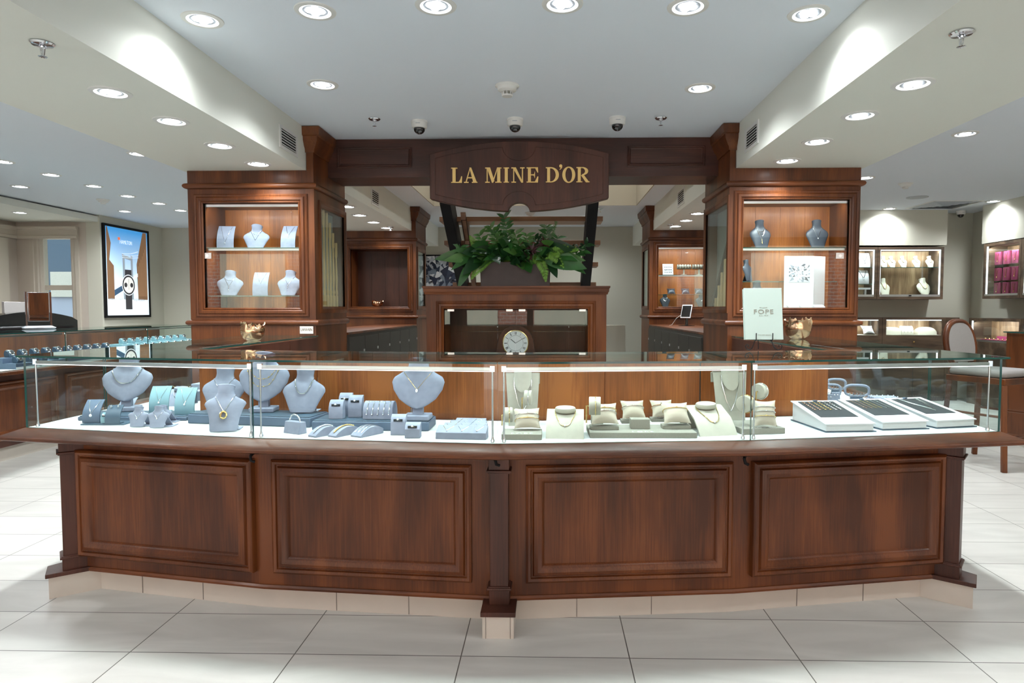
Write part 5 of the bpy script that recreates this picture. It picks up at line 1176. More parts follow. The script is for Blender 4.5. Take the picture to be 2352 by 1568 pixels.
def leaf(mb, base, d, L_, w, droop=.3, up=Vector((0, 0, 1)), n=7, fold=.15):
    d = Vector(d).normalized(); side = d.cross(Vector((rl.uniform(-.6, .6), -1, rl.uniform(-.1, .9)))); side = side.normalized() if side.length > .01 else Vector((1, 0, 0)); nn = side.cross(d); vs = []; p = Vector(base)
    for i in range(n+1):
        u = i/n; ww = w/2*math.sin(math.pi*min(1, u**.8))**.9 if 0 < u < 1 else .001; dd = (d-up*(droop*2*u)).normalized(); p = p+dd*(L_/n) if i else p
        vs += [p-side*ww+nn*ww*fold, p-nn*.0, p+side*ww+nn*ww*fold]
    mb.put(vs, [(i*3+k, i*3+k+1, (i+1)*3+k+1, (i+1)*3+k) for i in range(n) for k in range(2)])
def PXZ(px, py, dy=0): q = at(px, py, Y=PY+dy); return Vector((q.x-t.location.x, dy, q.z-z0))
rr = random.Random(11)
for k in range(90):       # broad leaves spilling all round
    x = rr.uniform(-hw*.98, hw*.98); a = rr.uniform(-.9, .9); g = MB(); L_ = rr.uniform(.14, .26); front = rr.random() < .6
    leaf(g, (x, rr.uniform(0, .05) if front else .1, H+rr.uniform(-.01, .05)), (a+x*1.6, -rr.uniform(.2, .9) if front else rr.uniform(-.2, .6), rr.uniform(.1, 1.0)), L_, rr.uniform(.06, .10), rr.uniform(.15, .6)); g.build('broad_leaf', M[('leaf', 'leafd', 'leafd', 'leaf', 'leafy')[k % 5]], t)
for px, py, qx, qy, L_, w, dr, m_ in ((1090, 590, 1000, 570, .36, .07, .25, 'leaf'), (1120, 585, 1060, 600, .30, .09, .5, 'leafd'), (1090, 600, 1045, 640, .30, .05, .5, 'leaf'), (1240, 590, 1330, 590, .44, .11, .22, 'leaf'), (1230, 570, 1330, 545, .36, .08, .2, 'leafd'), (1140, 580, 1100, 562, .26, .06, .3, 'leafd'), (1175, 585, 1160, 560, .2, .08, .4, 'leafd'), (1190, 590, 1195, 560, .2, .07, .5, 'leaf'), (1205, 600, 1225, 625, .14, .06, .3, 'leaf'), (1190, 600, 1205, 615, .12, .055, .3, 'leafy'), (1110, 590, 1050, 560, .28, .05, .2, 'leaf'), (1100, 580, 1030, 600, .30, .05, .3, 'leaf'), (1280, 590, 1365, 620, .30, .06, .2, 'leaf'), (1260, 600, 1290, 640, .18, .05, .3, 'leafd'), (1235, 600, 1200, 580, .14, .06, .3, 'leafy'), (1115, 580, 1075, 565, .24, .07, .3, 'leafd'), (1125, 570, 1090, 550, .2, .06, .3, 'leaf'), (1250, 575, 1300, 555, .28, .07, .3, 'leafd'), (1255, 585, 1320, 575, .30, .06, .3, 'leaf'), (1240, 570, 1262, 545, .2, .05, .3, 'leafy'), (1160, 570, 1150, 545, .18, .05, .3, 'leaf'), (1270, 590, 1350, 585, .30, .06, .15, 'leafy'), (1100, 590, 1020, 585, .32, .06, .15, 'leafy')):
    a, b_ = PXZ(px, py, -.0), PXZ(qx, qy, -.10); g = MB(); leaf(g, a, b_-a, L_, w*1.6, dr, n=9); g.build('broad_leaf', M[m_], t)
def branch(pts, ll, w, m_, step=.028, name='leafy_branch'):
    P_ = [PXZ(x, y, d) for x, y, d in pts]; g = MB(); g.tube(P_, .0022, 5)
    for a, b_ in zip(P_, P_[1:]):
        n = max(1, int((b_-a).length/step))
        for k in range(n):
            p = a.lerp(b_, k/n); d = (b_-a).normalized()
            for s in (-1, 1): leaf(g, p, d+Vector((s*rr.uniform(.7, 1.3), rr.uniform(-.6, .4), rr.uniform(-.2, .5))), ll*rr.uniform(.7, 1.15), w, .3, n=4)
    g.build(name, M[m_], t)
for pts in (((1180, 600, .05), (1170, 560, .02), (1160, 510, 0), (1155, 492, -.02)), ((1160, 600, .05), (1140, 560, .0), (1133, 530, 0), (1122, 520, -.02)), ((1140, 600, .05), (1112, 565, 0), (1098, 535, -.02)), ((1200, 600, .05), (1190, 555, .0), (1180, 530, 0)), ((1220, 600, .05), (1212, 560, 0), (1208, 535, 0)), ((1250, 600, .05), (1255, 555, 0), (1256, 515, -.02)), ((1265, 600, .05), (1275, 565, 0), (1282, 540, 0)), ((1240, 600, .05), (1245, 570, 0), (1225, 545, 0)), ((1110, 600, .03), (1075, 585, -.03), (1045, 575, -.05)), ((1090, 600, .03), (1060, 580, -.03), (1055, 560, -.04)), ((1280, 595, .03), (1320, 570, -.03), (1355, 560, -.05)), ((1290, 600, .03), (1330, 580, -.03), (1345, 575, -.05)), ((1150, 600, .05), (1150, 545, .03), (1135, 528, 0))):
    branch(pts, .085, .034, rr.choice(('leaf', 'leafy', 'leaf', 'leafd')))
branch(((1255, 600, 0), (1268, 545, 0), (1278, 508, 0)), .022, .008, 'leafy', .012)
def fern(pts):
    P_ = [PXZ(x, y, d) for x, y, d in pts]; g = MB(); g.tube(P_, .0018, 5); tot = sum((b_-a).length for a, b_ in zip(P_, P_[1:])); run = 0
    for a, b_ in zip(P_, P_[1:]):
        L_ = (b_-a).length; n = int(L_/.009); d = (b_-a).normalized()
        for k in range(n):
            u = (run+L_*k/n)/tot; p = a.lerp(b_, k/n); s_ = d.cross(Vector((0, -1, .2))).normalized()
            for s in (-1, 1): leaf(g, p, s_*s+d*.35, .042*math.sin(math.pi*min(.97, .22+.78*u))+.006, .010, .05, n=3)
        run += L_
    g.build('fern_frond', M['leafl'], t)
for pts in (((1222, 590, -.02), (1240, 600, -.06), (1250, 620, -.07), (1254, 648, -.07)), ((1250, 590, -.02), (1262, 582, -.07), (1280, 595, -.08), (1296, 615, -.08)), ((1255, 590, -.02), (1280, 575, -.07), (1300, 568, -.08), (1315, 578, -.08)), ((1130, 590, 0), (1110, 605, -.05), (1092, 625, -.06), (1082, 642, -.06)), ((1120, 590, 0), (1090, 560, -.02), (1078, 540, -.03)), ((1290, 590, 0), (1310, 570, -.06), (1330, 575, -.07))): fern(pts)
for px, py in ((1222, 575), (1250, 560), (1212, 590)):
    g = MB(); c = PXZ(px, py, -.04)
    for k in range(14): a = 2*math.pi*k/14; leaf(g, c, (math.cos(a), -.5, math.sin(a)*.8+.3), rr.uniform(.05, .085), .018, .15, n=4)
    g.build('burgundy_rosette', M['red'], t)
for px, py in ((1190, 592), (1122, 598), (1165, 600)): g = MB(); g.ball(PXZ(px, py, .05), .04, 8, sz=.6); g.build('moss_clump', M['moss'], t)

# ================================================================ LEFT ROOM: watch counter, poster, mirror
t = thing('watch_counter', 'long cherry and glass watch counter in the left-hand room', 'counter', (-4.75, 3.4, 0)); kw = dict(world=True)
WX = -4.42; Y0, Y1 = 3.4, 8.3
MB().box(-5.05, WX-.06, Y0, Y1, .12, .72).build('base_cabinet', M['wooddark'], t, **kw); MB().box(-5.0, WX-.10, Y0+.05, Y1, 0, .119).build('tiled_plinth', M['tile'], t, **kw)
for k in range(4):
    a = Y0+.1+1.2*k; MB().ring((WX-.06, 0), (0, 1), a, a+1.1, .18, .66, RPROF, fill=True).build('raised_panel', M['wood'], t, **kw)
MB().box(-5.05, WX+.05, Y0-.05, Y1, .721, .75).build('ledge', M['wood'], t, bevel=.004, **kw); MB().box(-5.03, WX-.01, Y0, Y1, .751, .755).build('case_deck', M['deck'], t, **kw)
MB().box(-5.05, -5.03, Y0, Y1, .756, 1.045).build('back_board', M['wood'], t, **kw)
for k in range(4):
    a = Y0+1.225*k; g = MB().box(WX-.006, WX, a+.003, a+1.222, .756, 1.05); g.m = [0, 0, 1, 1, 1, 1]; g.build('front_pane', [M['glass'], M['edge']], t, smooth=False, **kw)
    g = MB().box(-5.06, WX+.015, a, a+1.223, 1.0515, 1.06); g.m = [1, 1, 1, 1, 0, 0]; g.build('top_pane', [M['glasstop'], M['edge']], t, smooth=False, **kw)
    MB().box(WX-.022, WX-.012, a+.02, a+1.20, 1.028, 1.044).build('led_bar', M['alu'], t, **kw); MB().box(WX-.026, WX-.0225, a+.02, a+1.20, 1.028, 1.040).build('led_strip', M['leds'], t, **kw)
    MB().tube([(WX-.02, a+.03, .756), (WX-.02, a+.03, 1.03)], .005, 8).build('upright', M['chrome'], t, **kw)
    if k: strip(t, (WX-.035-t.location.x, a+.61-t.location.y, 1.022), 1.15, 16, R(90), R(28), .014)
MB().box(WX-.006+.0-.6, WX, Y1-.006, Y1, .756, 1.05).build('end_pane', M['glass'], t, **kw)
# wristwatches on cushions
def watch_pair(loc, rz, cm, first):
    if first: c = thing('watch_cushion', 'dark C-shaped watch cushion in the front row of the watch counter', 'watch stand', loc, rz, 'dark watch cushions')
    return c
wc = thing('watch_cushion', 'dark grey watch cushion in the watch counter', 'watch stand', (0, 0, 0), 0, 'dark watch cushions in the watch counter')
MB().prism([(-.03, 0), (.03, 0), (.036, .03), (.022, .058), (-.012, .05), (-.034, .022)], -.024, .024).build('pad', M['slated'], wc, bevel=.003)
ww = thing('wristwatch', 'steel wristwatch on a dark cushion in the watch counter', 'wristwatch', (0, 0, 0), 0, 'steel watches on dark cushions')
g = MB(); pr = [(-.037, .020), (-.015, .053), (.024, .061), (.040, .030), (.032, -.0+.004)]; g.sweep([(0, 0)], [(0, 0)]) if False else None
g = MB(); g.prism([(y, z) for y, z in pr]+[(y*.93, z*.94) for y, z in pr[::-1]], -.010, .010); g.build('bracelet', M['silver'], ww)
g = MB(); g.M = Matrix.Translation((0, -.024, .042)) @ Matrix.Rotation(R(56), 4, 'X'); g.lathe([(.019, -.003), (.021, 0), (.021, .006), (.017, .009)], n=20); g.build('watch_case', M['silver'], ww)
g = MB(); g.M = Matrix.Translation((0, -.024, .042)) @ Matrix.Rotation(R(56), 4, 'X'); g.lathe([(.0165, .0092), (1e-4, .0092)], n=20, cap=False); g.build('dial', M['pad'], ww)
spots = []
for k in range(10): spots.append((-4.50, 5.40+.135*k, .802)); spots.append((-4.62, 5.46+.135*k, .846))
wcl = [0]
for k, (x, y, z) in enumerate(spots):
    loc = (x, y, z+.0005)
    if k == 0: wc.location = loc; wc.rotation_euler.z = R(75); ww.location = loc; ww.rotation_euler.z = R(75)
    else: dup(wc, loc, R(75)); dup(ww, loc, R(75))
lt = thing('watch_tray', 'long dark grey stepped tray under the steel watches with a white front label reading TAG', 'watch tray', (-4.56, 6.0, .7555)); MB().box(-.12, .11, -.68, .78, 0, .046).build('lower_step', M['slate'], lt); MB().box(-.12, -.005, -.68, .78, .0465, .090).build('upper_step', M['slate'], lt)
MB().box(.1105, .113, -.68, .78, 0, .016).build('label_strip', M['white'], lt); text_mesh('lettering', 'TAG', .014, M['blackm'], lt, Matrix.Translation((.1135, -.42, .002)) @ Matrix.Rotation(R(90), 4, 'Z') @ UPR, .0003)
tc = dup(wc, (0, 0, 0), 0, 'teal watch cushion in the watch counter beside the column', 'teal watch cushions in the watch counter')
for c in [o for o in bpy.data.objects if o.parent == tc]: c.data = c.data.copy(); c.data.materials[0] = M['teal2'] if 'teal2' in M else M['teal']
tw = dup(ww, (0, 0, 0), 0, 'steel wristwatch on a teal cushion in the watch counter', 'steel watches on teal cushions')
tt = thing('watch_tray', 'long pale teal tray under the watches nearest the column', 'watch tray', (-4.58, 7.5, .7555)); MB().box(-.14, .12, -.62, .75, 0, .062).build('lower_step', M['teal'], tt); MB().box(-.14, -.005, -.62, .75, .0625, .124).build('upper_step', M['teal'], tt)
k = 0
for j in range(9):
    for x, z in ((-4.50, .818), (-4.64, .880)):
        loc = (x, 6.98+.145*j, z+.0005)
        if k == 0: tc.location = loc; tc.rotation_euler.z = R(75); tw.location = loc; tw.rotation_euler.z = R(75)
        else: dup(tc, loc, R(75)); dup(tw, loc, R(75))
        k += 1
# poster
ax, bx_ = -6.395, -6.37; Ya, Yb = at(236, 620, X=ax).y, at(340, 620, X=ax).y; Za, Zb = 1.132, 2.495
t = thing('framed_poster', 'black framed backlit watch poster with a suspension bridge, reading HAMILTON', 'poster', (ax, (Ya+Yb)/2, Za)); hw = (Yb-Ya)/2; h = Zb-Za
def pos(mb): mb.M = Matrix.Rotation(R(90), 4, 'Z'); return mb
# local: u runs along the wall (left to right), face looks to +X  ->  u = +Y, n = +X
def pl(pts, dx, name, m): g = MB(); g.put([(.020+dx, -hw+2*hw*u, h*v) for u, v in pts], [tuple(range(len(pts)))]); return g.build(name, m, t, smooth=False)
g = MB()
for a in ((-hw, hw, 0, .035), (-hw, hw, h-.035, h), (-hw, -hw+.035, .035, h-.035), (hw-.035, hw, .035, h-.035)): g.box(0, .030, *a)
g.build('frame', M['blackm'], t)
def pmat(name, c): return mat(name, c, .4, emit=c, estr=.55)
sk = pmat('poster_sky', (.12, .38, .68)); nt = sk.node_tree; gg = nt.nodes.new('ShaderNodeNewGeometry'); sx_ = nt.nodes.new('ShaderNodeSeparateXYZ'); mr = nt.nodes.new('ShaderNodeMapRange'); rp = nt.nodes.new('ShaderNodeValToRGB')
nt.links.new(gg.outputs['Position'], sx_.inputs[0]); nt.links.new(sx_.outputs['Z'], mr.inputs[0]); mr.inputs[1].default_value = Za; mr.inputs[2].default_value = Zb; nt.links.new(mr.outputs[0], rp.inputs[0])
rp.color_ramp.elements[0].position = .3; rp.color_ramp.elements[0].color = (.75, .88, .95, 1); rp.color_ramp.elements[1].position = .95; rp.color_ramp.elements[1].color = (.05, .28, .62, 1)
for i_ in ('Base Color', 'Emission Color'): nt.links.new(rp.outputs[0], nt.nodes['Principled BSDF'].inputs[i_])
MB().box(.002, .0195, -hw+.035, hw-.035, .035, h-.035).build('printed_sky', sk, t, smooth=False)
br_, dk, wt, gy, og, nv = pmat('poster_brown', (.17, .09, .045)), pmat('poster_dark', (.03, .03, .035)), pmat('poster_white', (.80, .86, .90)), pmat('poster_grey', (.25, .30, .34)), pmat('poster_orange', (.80, .16, .06)), pmat('poster_navy', (.03, .07, .13))
pl([(.06, .03), (.94, .03), (.94, .20), (.06, .20)], .0005, 'pale_foreground', wt)
pl([(.06, .20), (.20, .20), (.20, .56), (.14, .60), (.11, .62), (.15, .80), (.08, .97), (.06, .97)], .001, 'brick_building', br_)
pl([(.94, .20), (.72, .20), (.70, .60), (.86, .97), (.94, .97)], .001, 'brick_building', br_)
g = MB()
for k in range(7): u = .735+.03*k; g.put([(.0215, -hw+2*hw*u, h*.24), (.0215, -hw+2*hw*(u+.008), h*.24), (.0215, -hw+2*hw*(u+.008+.01*k*.3), h*(.58+.04*k)), (.0215, -hw+2*hw*(u+.0+.01*k*.3), h*(.58+.04*k))], [(0, 1, 2, 3)])
g.build('window_columns', pmat('poster_tan', (.38, .22, .12)), t, smooth=False)
pl([(.20, .235), (.45, .32), (.45, .38), (.20, .30)], .0012, 'bridge_deck', nv); pl([(.55, .40), (.72, .46), (.72, .50), (.55, .43)], .0012, 'bridge_deck', wt)
for a, b_ in ((.39, .44), (.57, .615)): pl([(a, .20), (b_, .20), (b_-.005, .68), (a-.005, .70)], .0014, 'bridge_tower', gy)
pl([(.385, .655), (.61, .63), (.61, .66), (.37, .70)], .0016, 'tower_crossbeam', gy)
for v0, v1 in ((.70, .745), (.68, .70), (.66, .675)):
    g = MB(); g.tube([(.022, -hw+2*hw*(.38+.36*k/8), h*(v0+(v1-v0)*(k/8)**2)) for k in range(9)], .004, 4); g.build('bridge_cable', wt, t)
def pdisc(cu, cv, ru, name, m, dx): g = MB(); g.put([(.020+dx, -hw+2*hw*cu+ru*math.cos(a), h*cv+ru*math.sin(a)) for a in [2*math.pi*k/36 for k in range(36)]], [tuple(range(36))]); g.build(name, m, t, smooth=False)
pl([(.43, .09), (.575, .09), (.575, .53), (.43, .53)], .002, 'watch_strap', dk)
for r_, nm, m_, d_ in ((.158, 'watch_case', wt, .0024), (.146, 'watch_bezel', dk, .0028), (.120, 'watch_dial', pmat('poster_dial', (.72, .72, .68)), .0032)): pdisc(.505, .36, r_, nm, m_, d_)
for cu in (.44, .57): pdisc(cu, .36, .036, 'sub_dial', dk, .0036)
g = MB(); g.box(.0238, .0242, -hw+2*hw*.505-.003, -hw+2*hw*.505+.003, h*.31, h*.43); g.build('watch_hands', dk, t)
pl([(.30, .845), (.345, .845), (.345, .875), (.30, .875)], .002, 'logo_square', og)
TM = Matrix.Rotation(R(90), 4, 'Z') @ UPR
text_mesh('lettering', 'HAMILTON', .082, wt, t, Matrix.Translation((.0225, -hw+2*hw*.335, h*.808)) @ TM, .0004, 'LEFT', sx=.72, space=.95)
text_mesh('caption', 'AMERICAN SPIRIT', .05, M['fac'][1], t, Matrix.Translation((.0225, -hw+2*hw*.07, h*.185)) @ TM, .0003, 'LEFT', sx=.8); text_mesh('caption', 'SWISS PRECISION', .05, M['fac'][1], t, Matrix.Translation((.0225, -hw+2*hw*.60, h*.185)) @ TM, .0003, 'LEFT', sx=.7)
# wall bits
q = at(410, 575, X=-6.4); MB().box(-6.4, -6.39, q.y-.04, q.y+.04, q.z-.06, q.z+.06).build('light_switch', M['whitem']); tag(bpy.data.objects['light_switch'], 'white wall switch beside the watch poster', 'light switch')
# countertop mirror
q = at(90, 755, Z=TZ); t = thing('countertop_mirror', 'rectangular tilting mirror on a silver stand upon the watch counter', 'mirror', (q.x, q.y, TZ+.0005), R(50)); 
MB().loft([[(-.12, -.06, 0), (.12, -.06, 0), (.12, .06, 0), (-.12, .06, 0)], [(-.13, -.065, .012), (.13, -.065, .012), (.13, .065, .012), (-.13, .065, .012)], [(-.10, -.04, .03), (.10, -.04, .03), (.10, .04, .03), (-.10, .04, .03)]]).build('base', M['greyp'], t, smooth=False)
for s in (-1, 1): MB().box(s*.10-.008, s*.10+.008, -.01, .006, .03, .37).build('support', M['chrome'], t)
MB().box(-.088, .088, -.006, .006, .075, .365).build('mirror_frame', M['chrome'], t, bevel=.003); MB().box(-.078, .078, -.0075, -.0062, .085, .355).build('mirror_glass', M['mirror'], t)
# black curved-top desk screen behind the watch counter
a, b_ = at(0, 735, X=-5.9), at(155, 735, X=-5.9)
t = thing('reception_desk', 'black desk with a curved top edge and a grey monitor behind the watch counter', 'desk', (-6.0, 7.4, 0)); n = 16
Yl, Yr = at(-60, 735, X=-5.6).y, at(178, 735, X=-5.6).y
MB().prism([(Yl, 0), (Yr, 0), (Yr, at(178, 735, X=-5.6).z)]+[(Yr-(Yr-Yl)*k/n, 1.10+.13*math.sin(math.pi*(.12+.8*k/n))) for k in range(1, n)]+[(Yl, 1.1)], -5.72, -5.60, 'x').build('curved_front', M['black'], t, world=True)
MB().box(-6.3, -5.721, Yl, Yr-.05, .70, .74).build('desk_top', M['blackm'], t, world=True)
for yy in (Yl+.1, Yr-.12): MB().box(-6.28, -6.2, yy-.04, yy+.04, 0, .699).build('leg', M['blackm'], t, world=True)
q = at(60, 710, X=-5.95); t = thing('computer_monitor', 'grey monitor seen from behind over the black desk', 'monitor', (-6.0, q.y, .7405)); MB().box(-.01, .02, -.26, .26, .30, .60).build('screen_back', M['fabric'], t, bevel=.004); MB().box(-.03, .03, -.05, .05, 0, .3).build('stand', M['blackm'], t)
# street seen through the alcove window
t = thing('building', 'grey building across the side street seen through the alcove window', 'building', (-14, 17, 0)); MB().box(-20, -9, 18, 18.5, -1, 8).build('facade', mat('grey_stone', (.30, .33, .38), .8), t, world=True)
MB().box(-14.2, -12.6, 17.95, 18.0, 1.6, 3.4).build('window', mat('shop_window', (.03, .06, .09), .2), t, world=True); MB().box(-20, -9, 17.6, 18.0, 3.7, 3.95).build('ledge', M['white'], t, world=True); MB().box(-13.9, -13.0, 17.90, 17.95, 1.6, 2.3).build('window_poster', M['cream'], t, world=True); MB().box(-15.6, -15.1, 17.90, 17.95, 1.9, 2.9).build('notice', M['cream'], t, world=True)
struct('ground', MB().box(-22, -7.9, 9.4, 18, -.15, -.06), M['grout'])

# ================================================================ RIGHT ROOM
def wall_case(label, x0, x1, z0, z1, yf, shelves, door='handle'):
    t = thing('wall_display_case', label, 'display case', ((x0+x1)/2, yf, z0)); kw = dict(world=True); d = .31; f = .035
    g = MB()
    for a in ((x0, x1, z0, z0+f), (x0, x1, z1-f, z1), (x0, x0+f, z0+f, z1-f), (x1-f, x1, z0+f, z1-f)): g.box(a[0], a[1], yf, yf+d, a[2], a[3])
    g.build('carcass', M['walnutdark'], t, **kw); MB().box(x0+f, x1-f, yf+d-.012, yf+d-.001, z0+f, z1-f).build('back_board', M['walnut'], t, **kw)
    g = MB(); g.box(x0+f, x1-f, yf+.002, yf+.012, z0+f, z0+f+.03); g.build('bottom_rail', M['alu'], t, **kw)
    for xx in (x0+f, x1-f-.012): MB().box(xx, xx+.012, yf+.016, yf+.03, z0+f+.02, z1-f).build('led_strip', M['leds'], t, **kw)
    MB().box(x0+f, x1-f, yf+.016, yf+.03, z1-f-.012, z1-f).build('led_strip', M['leds'], t, **kw)
    MB().box(x0+f, x1-f, yf+.004, yf+.010, z0+f+.03, z1-f).build('glass_door', M['glass'], t, **kw)
    for z in shelves: g = MB().box(x0+f, x1-f, yf+.04, yf+d-.015, z-.008, z); g.m = [0, 0, 1, 0, 0, 0]; g.build('glass_shelf', [M['glass'], M['edge']], t, **kw)
    g = MB(); g.box((x0+x1)/2-.015, (x0+x1)/2+.015, yf-.012, yf+.002, z0+f+.005, z0+f+.022); g.build('lock', M['blackm'], t, **kw)
    strip(t, (0, .05, z1-z0-f-.02), x1-x0-.1, 40, 0, R(35)); return t
YW = 9.0; zt_, zb_ = at(2100, 567, Y=YW).z, at(2100, 687, Y=YW).z
XA, XB_, XC = at(1900, 600, Y=YW).x, at(2016, 600, Y=YW).x, at(2168, 600, Y=YW).x
ZS = at(2100, 614, Y=YW+.1).z
wall_case('walnut wall case with white stands, half hidden by the right column', XA, XB_-.002, zb_, zt_, YW, (ZS, at(2000, 652, Y=YW+.1).z))
wall_case('walnut wall case with a row of five ivory busts over two larger ones', XB_+.002, XC, zb_, zt_, YW, (ZS,))
IV = M['creambust']
def ib(px, z, h, w, rz, label, y=YW+.13, style='cut'):
    b = Bust(style, h, w, IV, 20); b.make('necklace_bust', label, 'necklace bust', (at(px, 620, Y=y).x, y, z+.001), R(rz)); b.chain('gold necklace on the '+label.replace('on the walnut case shelf', 'of the shelf row').replace('at the foot of the walnut case ', 'below ').replace(' with a gold collar', '').replace('small ivory bust of', 'ivory bust of'), .42, .8, .003, 'gold', 'U'); return b
for k, px in enumerate((2032, 2050, 2076, 2107, 2138)): ib(px, ZS, .155, .135, 12, 'small ivory bust on the walnut case shelf, '+('half cut by the case edge', 'second from the case edge', 'middle of the row', 'fourth from the case edge', 'brightest, nearest the far side')[k])
ib(2036, zb_+.036, .25, .18, 10, 'tall ivory bust at the foot of the walnut case by its edge'); ib(2128, zb_+.036, .25, .22, 15, 'large ivory bust at the foot of the walnut case with a gold collar', style='shield')
for px, z, l_ in ((1986, ZS, 'square white stand with a lariat on the half hidden case shelf'), (1984, at(2000, 652, Y=YW+.1).z, 'narrow white stand with a drop necklace below it')):
    t, f = curved_stand('curved_necklace_stand', l_, (at(px, 620, Y=YW+.12).x, YW+.12, z+.001), 0, .15, .20 if z == ZS else .19, .05, M['white']); vchain('dark drop necklace on the '+l_.replace(' on the half hidden case shelf', ''), t, f, .05, .4, m='iron', pend=.01, r=.003)
q = at(1987, 682, Y=YW+.12); t = thing('bracelet_bar', 'white T-bar stand at the foot of the half hidden case', 'bracelet stand', (q.x, YW+.12, zb_+.036)); MB().box(-.10, .10, -.02, .02, .10, .125).build('bar', M['white'], t); MB().lathe([(.05, 0), (.05, .01), (.014, .014), (.014, .099)], n=16).build('stem', M['white'], t)
# lower glazed base cabinets on the back wall
def base_case(label, x0, x1, yf, zt, zb, rot=False):
    t = thing('base_display_cabinet', label, 'display cabinet', ((x0+x1)/2, yf, 0)); kw = dict(world=True); f = .05; d = .31
    MB().box(x0, x1, yf, yf+d, 0, zb).build('base_cabinet', M['walnutdark'], t, **kw); g = MB(); g.box(x0, x1, yf, yf+d, zt-.03, zt); g.box(x0, x0+f, yf, yf+d, zb, zt-.03); g.box(x1-f, x1, yf, yf+d, zb, zt-.03); g.build('frame', M['walnutdark'], t, **kw)
    MB().box(x0+f, x1-f, yf+d-.012, yf+d-.001, zb+.001, zt-.031).build('back_board', M['walnut'], t, **kw); MB().box(x0+f, x1-f, yf+.02, yf+d-.013, zb+.001, zb+.006).build('lining', M['cream'], t, **kw)
    MB().box(x0+f, x1-f, yf+.004, yf+.010, zb, zt-.03).build('glass_door', M['glass'], t, **kw); MB().box(x0+f, x1-f, yf+.016, yf+.03, zt-.042, zt-.031).build('led_strip', M['leds'], t, **kw)
    MB().lathe([(.012, 0), (.012, -.01), (1e-4, -.012)], n=12).build('lock', M['gold'], t).matrix_local = Matrix.Translation((0, 0, zb-.09)) @ Matrix.Rotation(R(-90), 4, 'X')
    g = MB(); g.box((x0+x1)/2-.003, (x0+x1)/2+.003, yf-.002, yf, .05, zb-.18); g.build('door_gap', M['pad'], t, **kw)
    strip(t, (0, .05, zt-.05), x1-x0-.15, 26, 0, R(30)); return t
zT, zB = at(2100, 729, Y=YW).z, at(2100, 770, Y=YW).z
base_case('low walnut glazed cabinet beneath the half hidden wall case', at(1900, 750, Y=YW).x, at(2027, 750, Y=YW).x-.002, YW, zT, zB)
base_case('low walnut glazed cabinet with ivory bracelet displays beneath the bust case', at(2027, 750, Y=YW).x+.002, at(2172, 750, Y=YW).x, YW, zT, zB)
for px, l_ in ((2050, 'ivory arched stand at the near end of the low bust cabinet'), (2128, 'ivory arched stand at the far end of the low bust cabinet')):
    t = thing('arched_stand', l_, 'bracelet stand', (at(px, 760, Y=YW+.1).x, YW+.08, zB+.007)); g = MB(); A_ = [(.13*math.cos(a), .02+.085*math.sin(a)) for a in [math.pi*k/12 for k in range(13)]]; g.prism([(.13, 0)]+A_+[(-.13, 0)], 0, .12, 'y'); g.build('arch', IV, t)
t = log_stand('ivory bracelet roll in the low bust cabinet', (at(2082, 760, Y=YW+.1).x, YW+.07, zB+.007), 0, .16, .12, .1, IV, 3, 'iron', lab2='dark bracelet on the ivory roll of the low cabinet')
x_ = at(1995, 760, Y=YW+.1).x; pillow('white cushion with dark bracelets in the low cabinet by the column', (x_, YW+.1, zB+.007), 0, .16, 'white', bands=((.1, 'iron', 'dark bracelet on the white cushion of the low cabinet'),))
# filler and right wall units
MB().box(BKX+.05, 5.64, 9.05, 9.30, 0, zT).build('corner_cabinet', M['walnutdark']); tag(bpy.data.objects['corner_cabinet'], 'plain dark walnut corner cabinet between the two lit runs', 'cabinet')
XW = 5.65
def side_case(label, ya, yb, z0, z1, shelves, low=False):
    t = thing('wall_display_case' if not low else 'base_display_cabinet', label, 'display case', (XW, (ya+yb)/2, z0 if not low else 0)); kw = dict(world=True); d = .29; f = .035; g = MB()
    for a in ((ya, yb, z0, z0+f), (ya, yb, z1-f, z1), (ya, ya+f, z0+f, z1-f), (yb-f, yb, z0+f, z1-f)): g.box(XW, XW+d, a[0], a[1], a[2], a[3])
    if low: g.box(XW, XW+d, ya, yb, 0, z0)
    g.build('carcass', M['walnutdark'], t, **kw); MB().box(XW+d-.012, XW+d-.001, ya+f, yb-f, z0+f, z1-f).build('back_board', M['walnut'], t, **kw)
    MB().box(XW+.004, XW+.010, ya+f, yb-f, z0+f, z1-f).build('glass_door', M['glass'], t, **kw); MB().box(XW+.002, XW+.012, ya+f, yb-f, z0+f-.0, z0+f+.025).build('bottom_rail', M['alu'], t, **kw)
    for yy in (ya+f, yb-f-.012): MB().box(XW+.016, XW+.03, yy, yy+.012, z0+f+.02, z1-f).build('led_strip', M['leds'], t, **kw)
    for z in shelves: MB().box(XW+.04, XW+d-.015, ya+f, yb-f, z-.010, z).build('glass_shelf', M['glass'], t, **kw)
    strip(t, (.05, 0, z1-t.location.z-f-.02), yb-ya-.1, 36, R(90), R(-30)); return t
y0_, y1_ = at(2345, 600, X=XW).y, at(2259, 600, X=XW).y; zt2, zb2 = at(2259, 561, X=XW).z, at(2259, 686, X=XW).z
s1, s2 = at(2300, 608, X=XW+.1).z, at(2300, 645, X=XW+.1).z
side_case('walnut wall case of maroon pendant boxes on the right-hand wall', y0_, y1_, zb2, zt2, (s1, s2))
side_case('next walnut wall case cut by the picture edge', y0_-1.4, y0_-.005, zb2, zt2, (s1, s2))
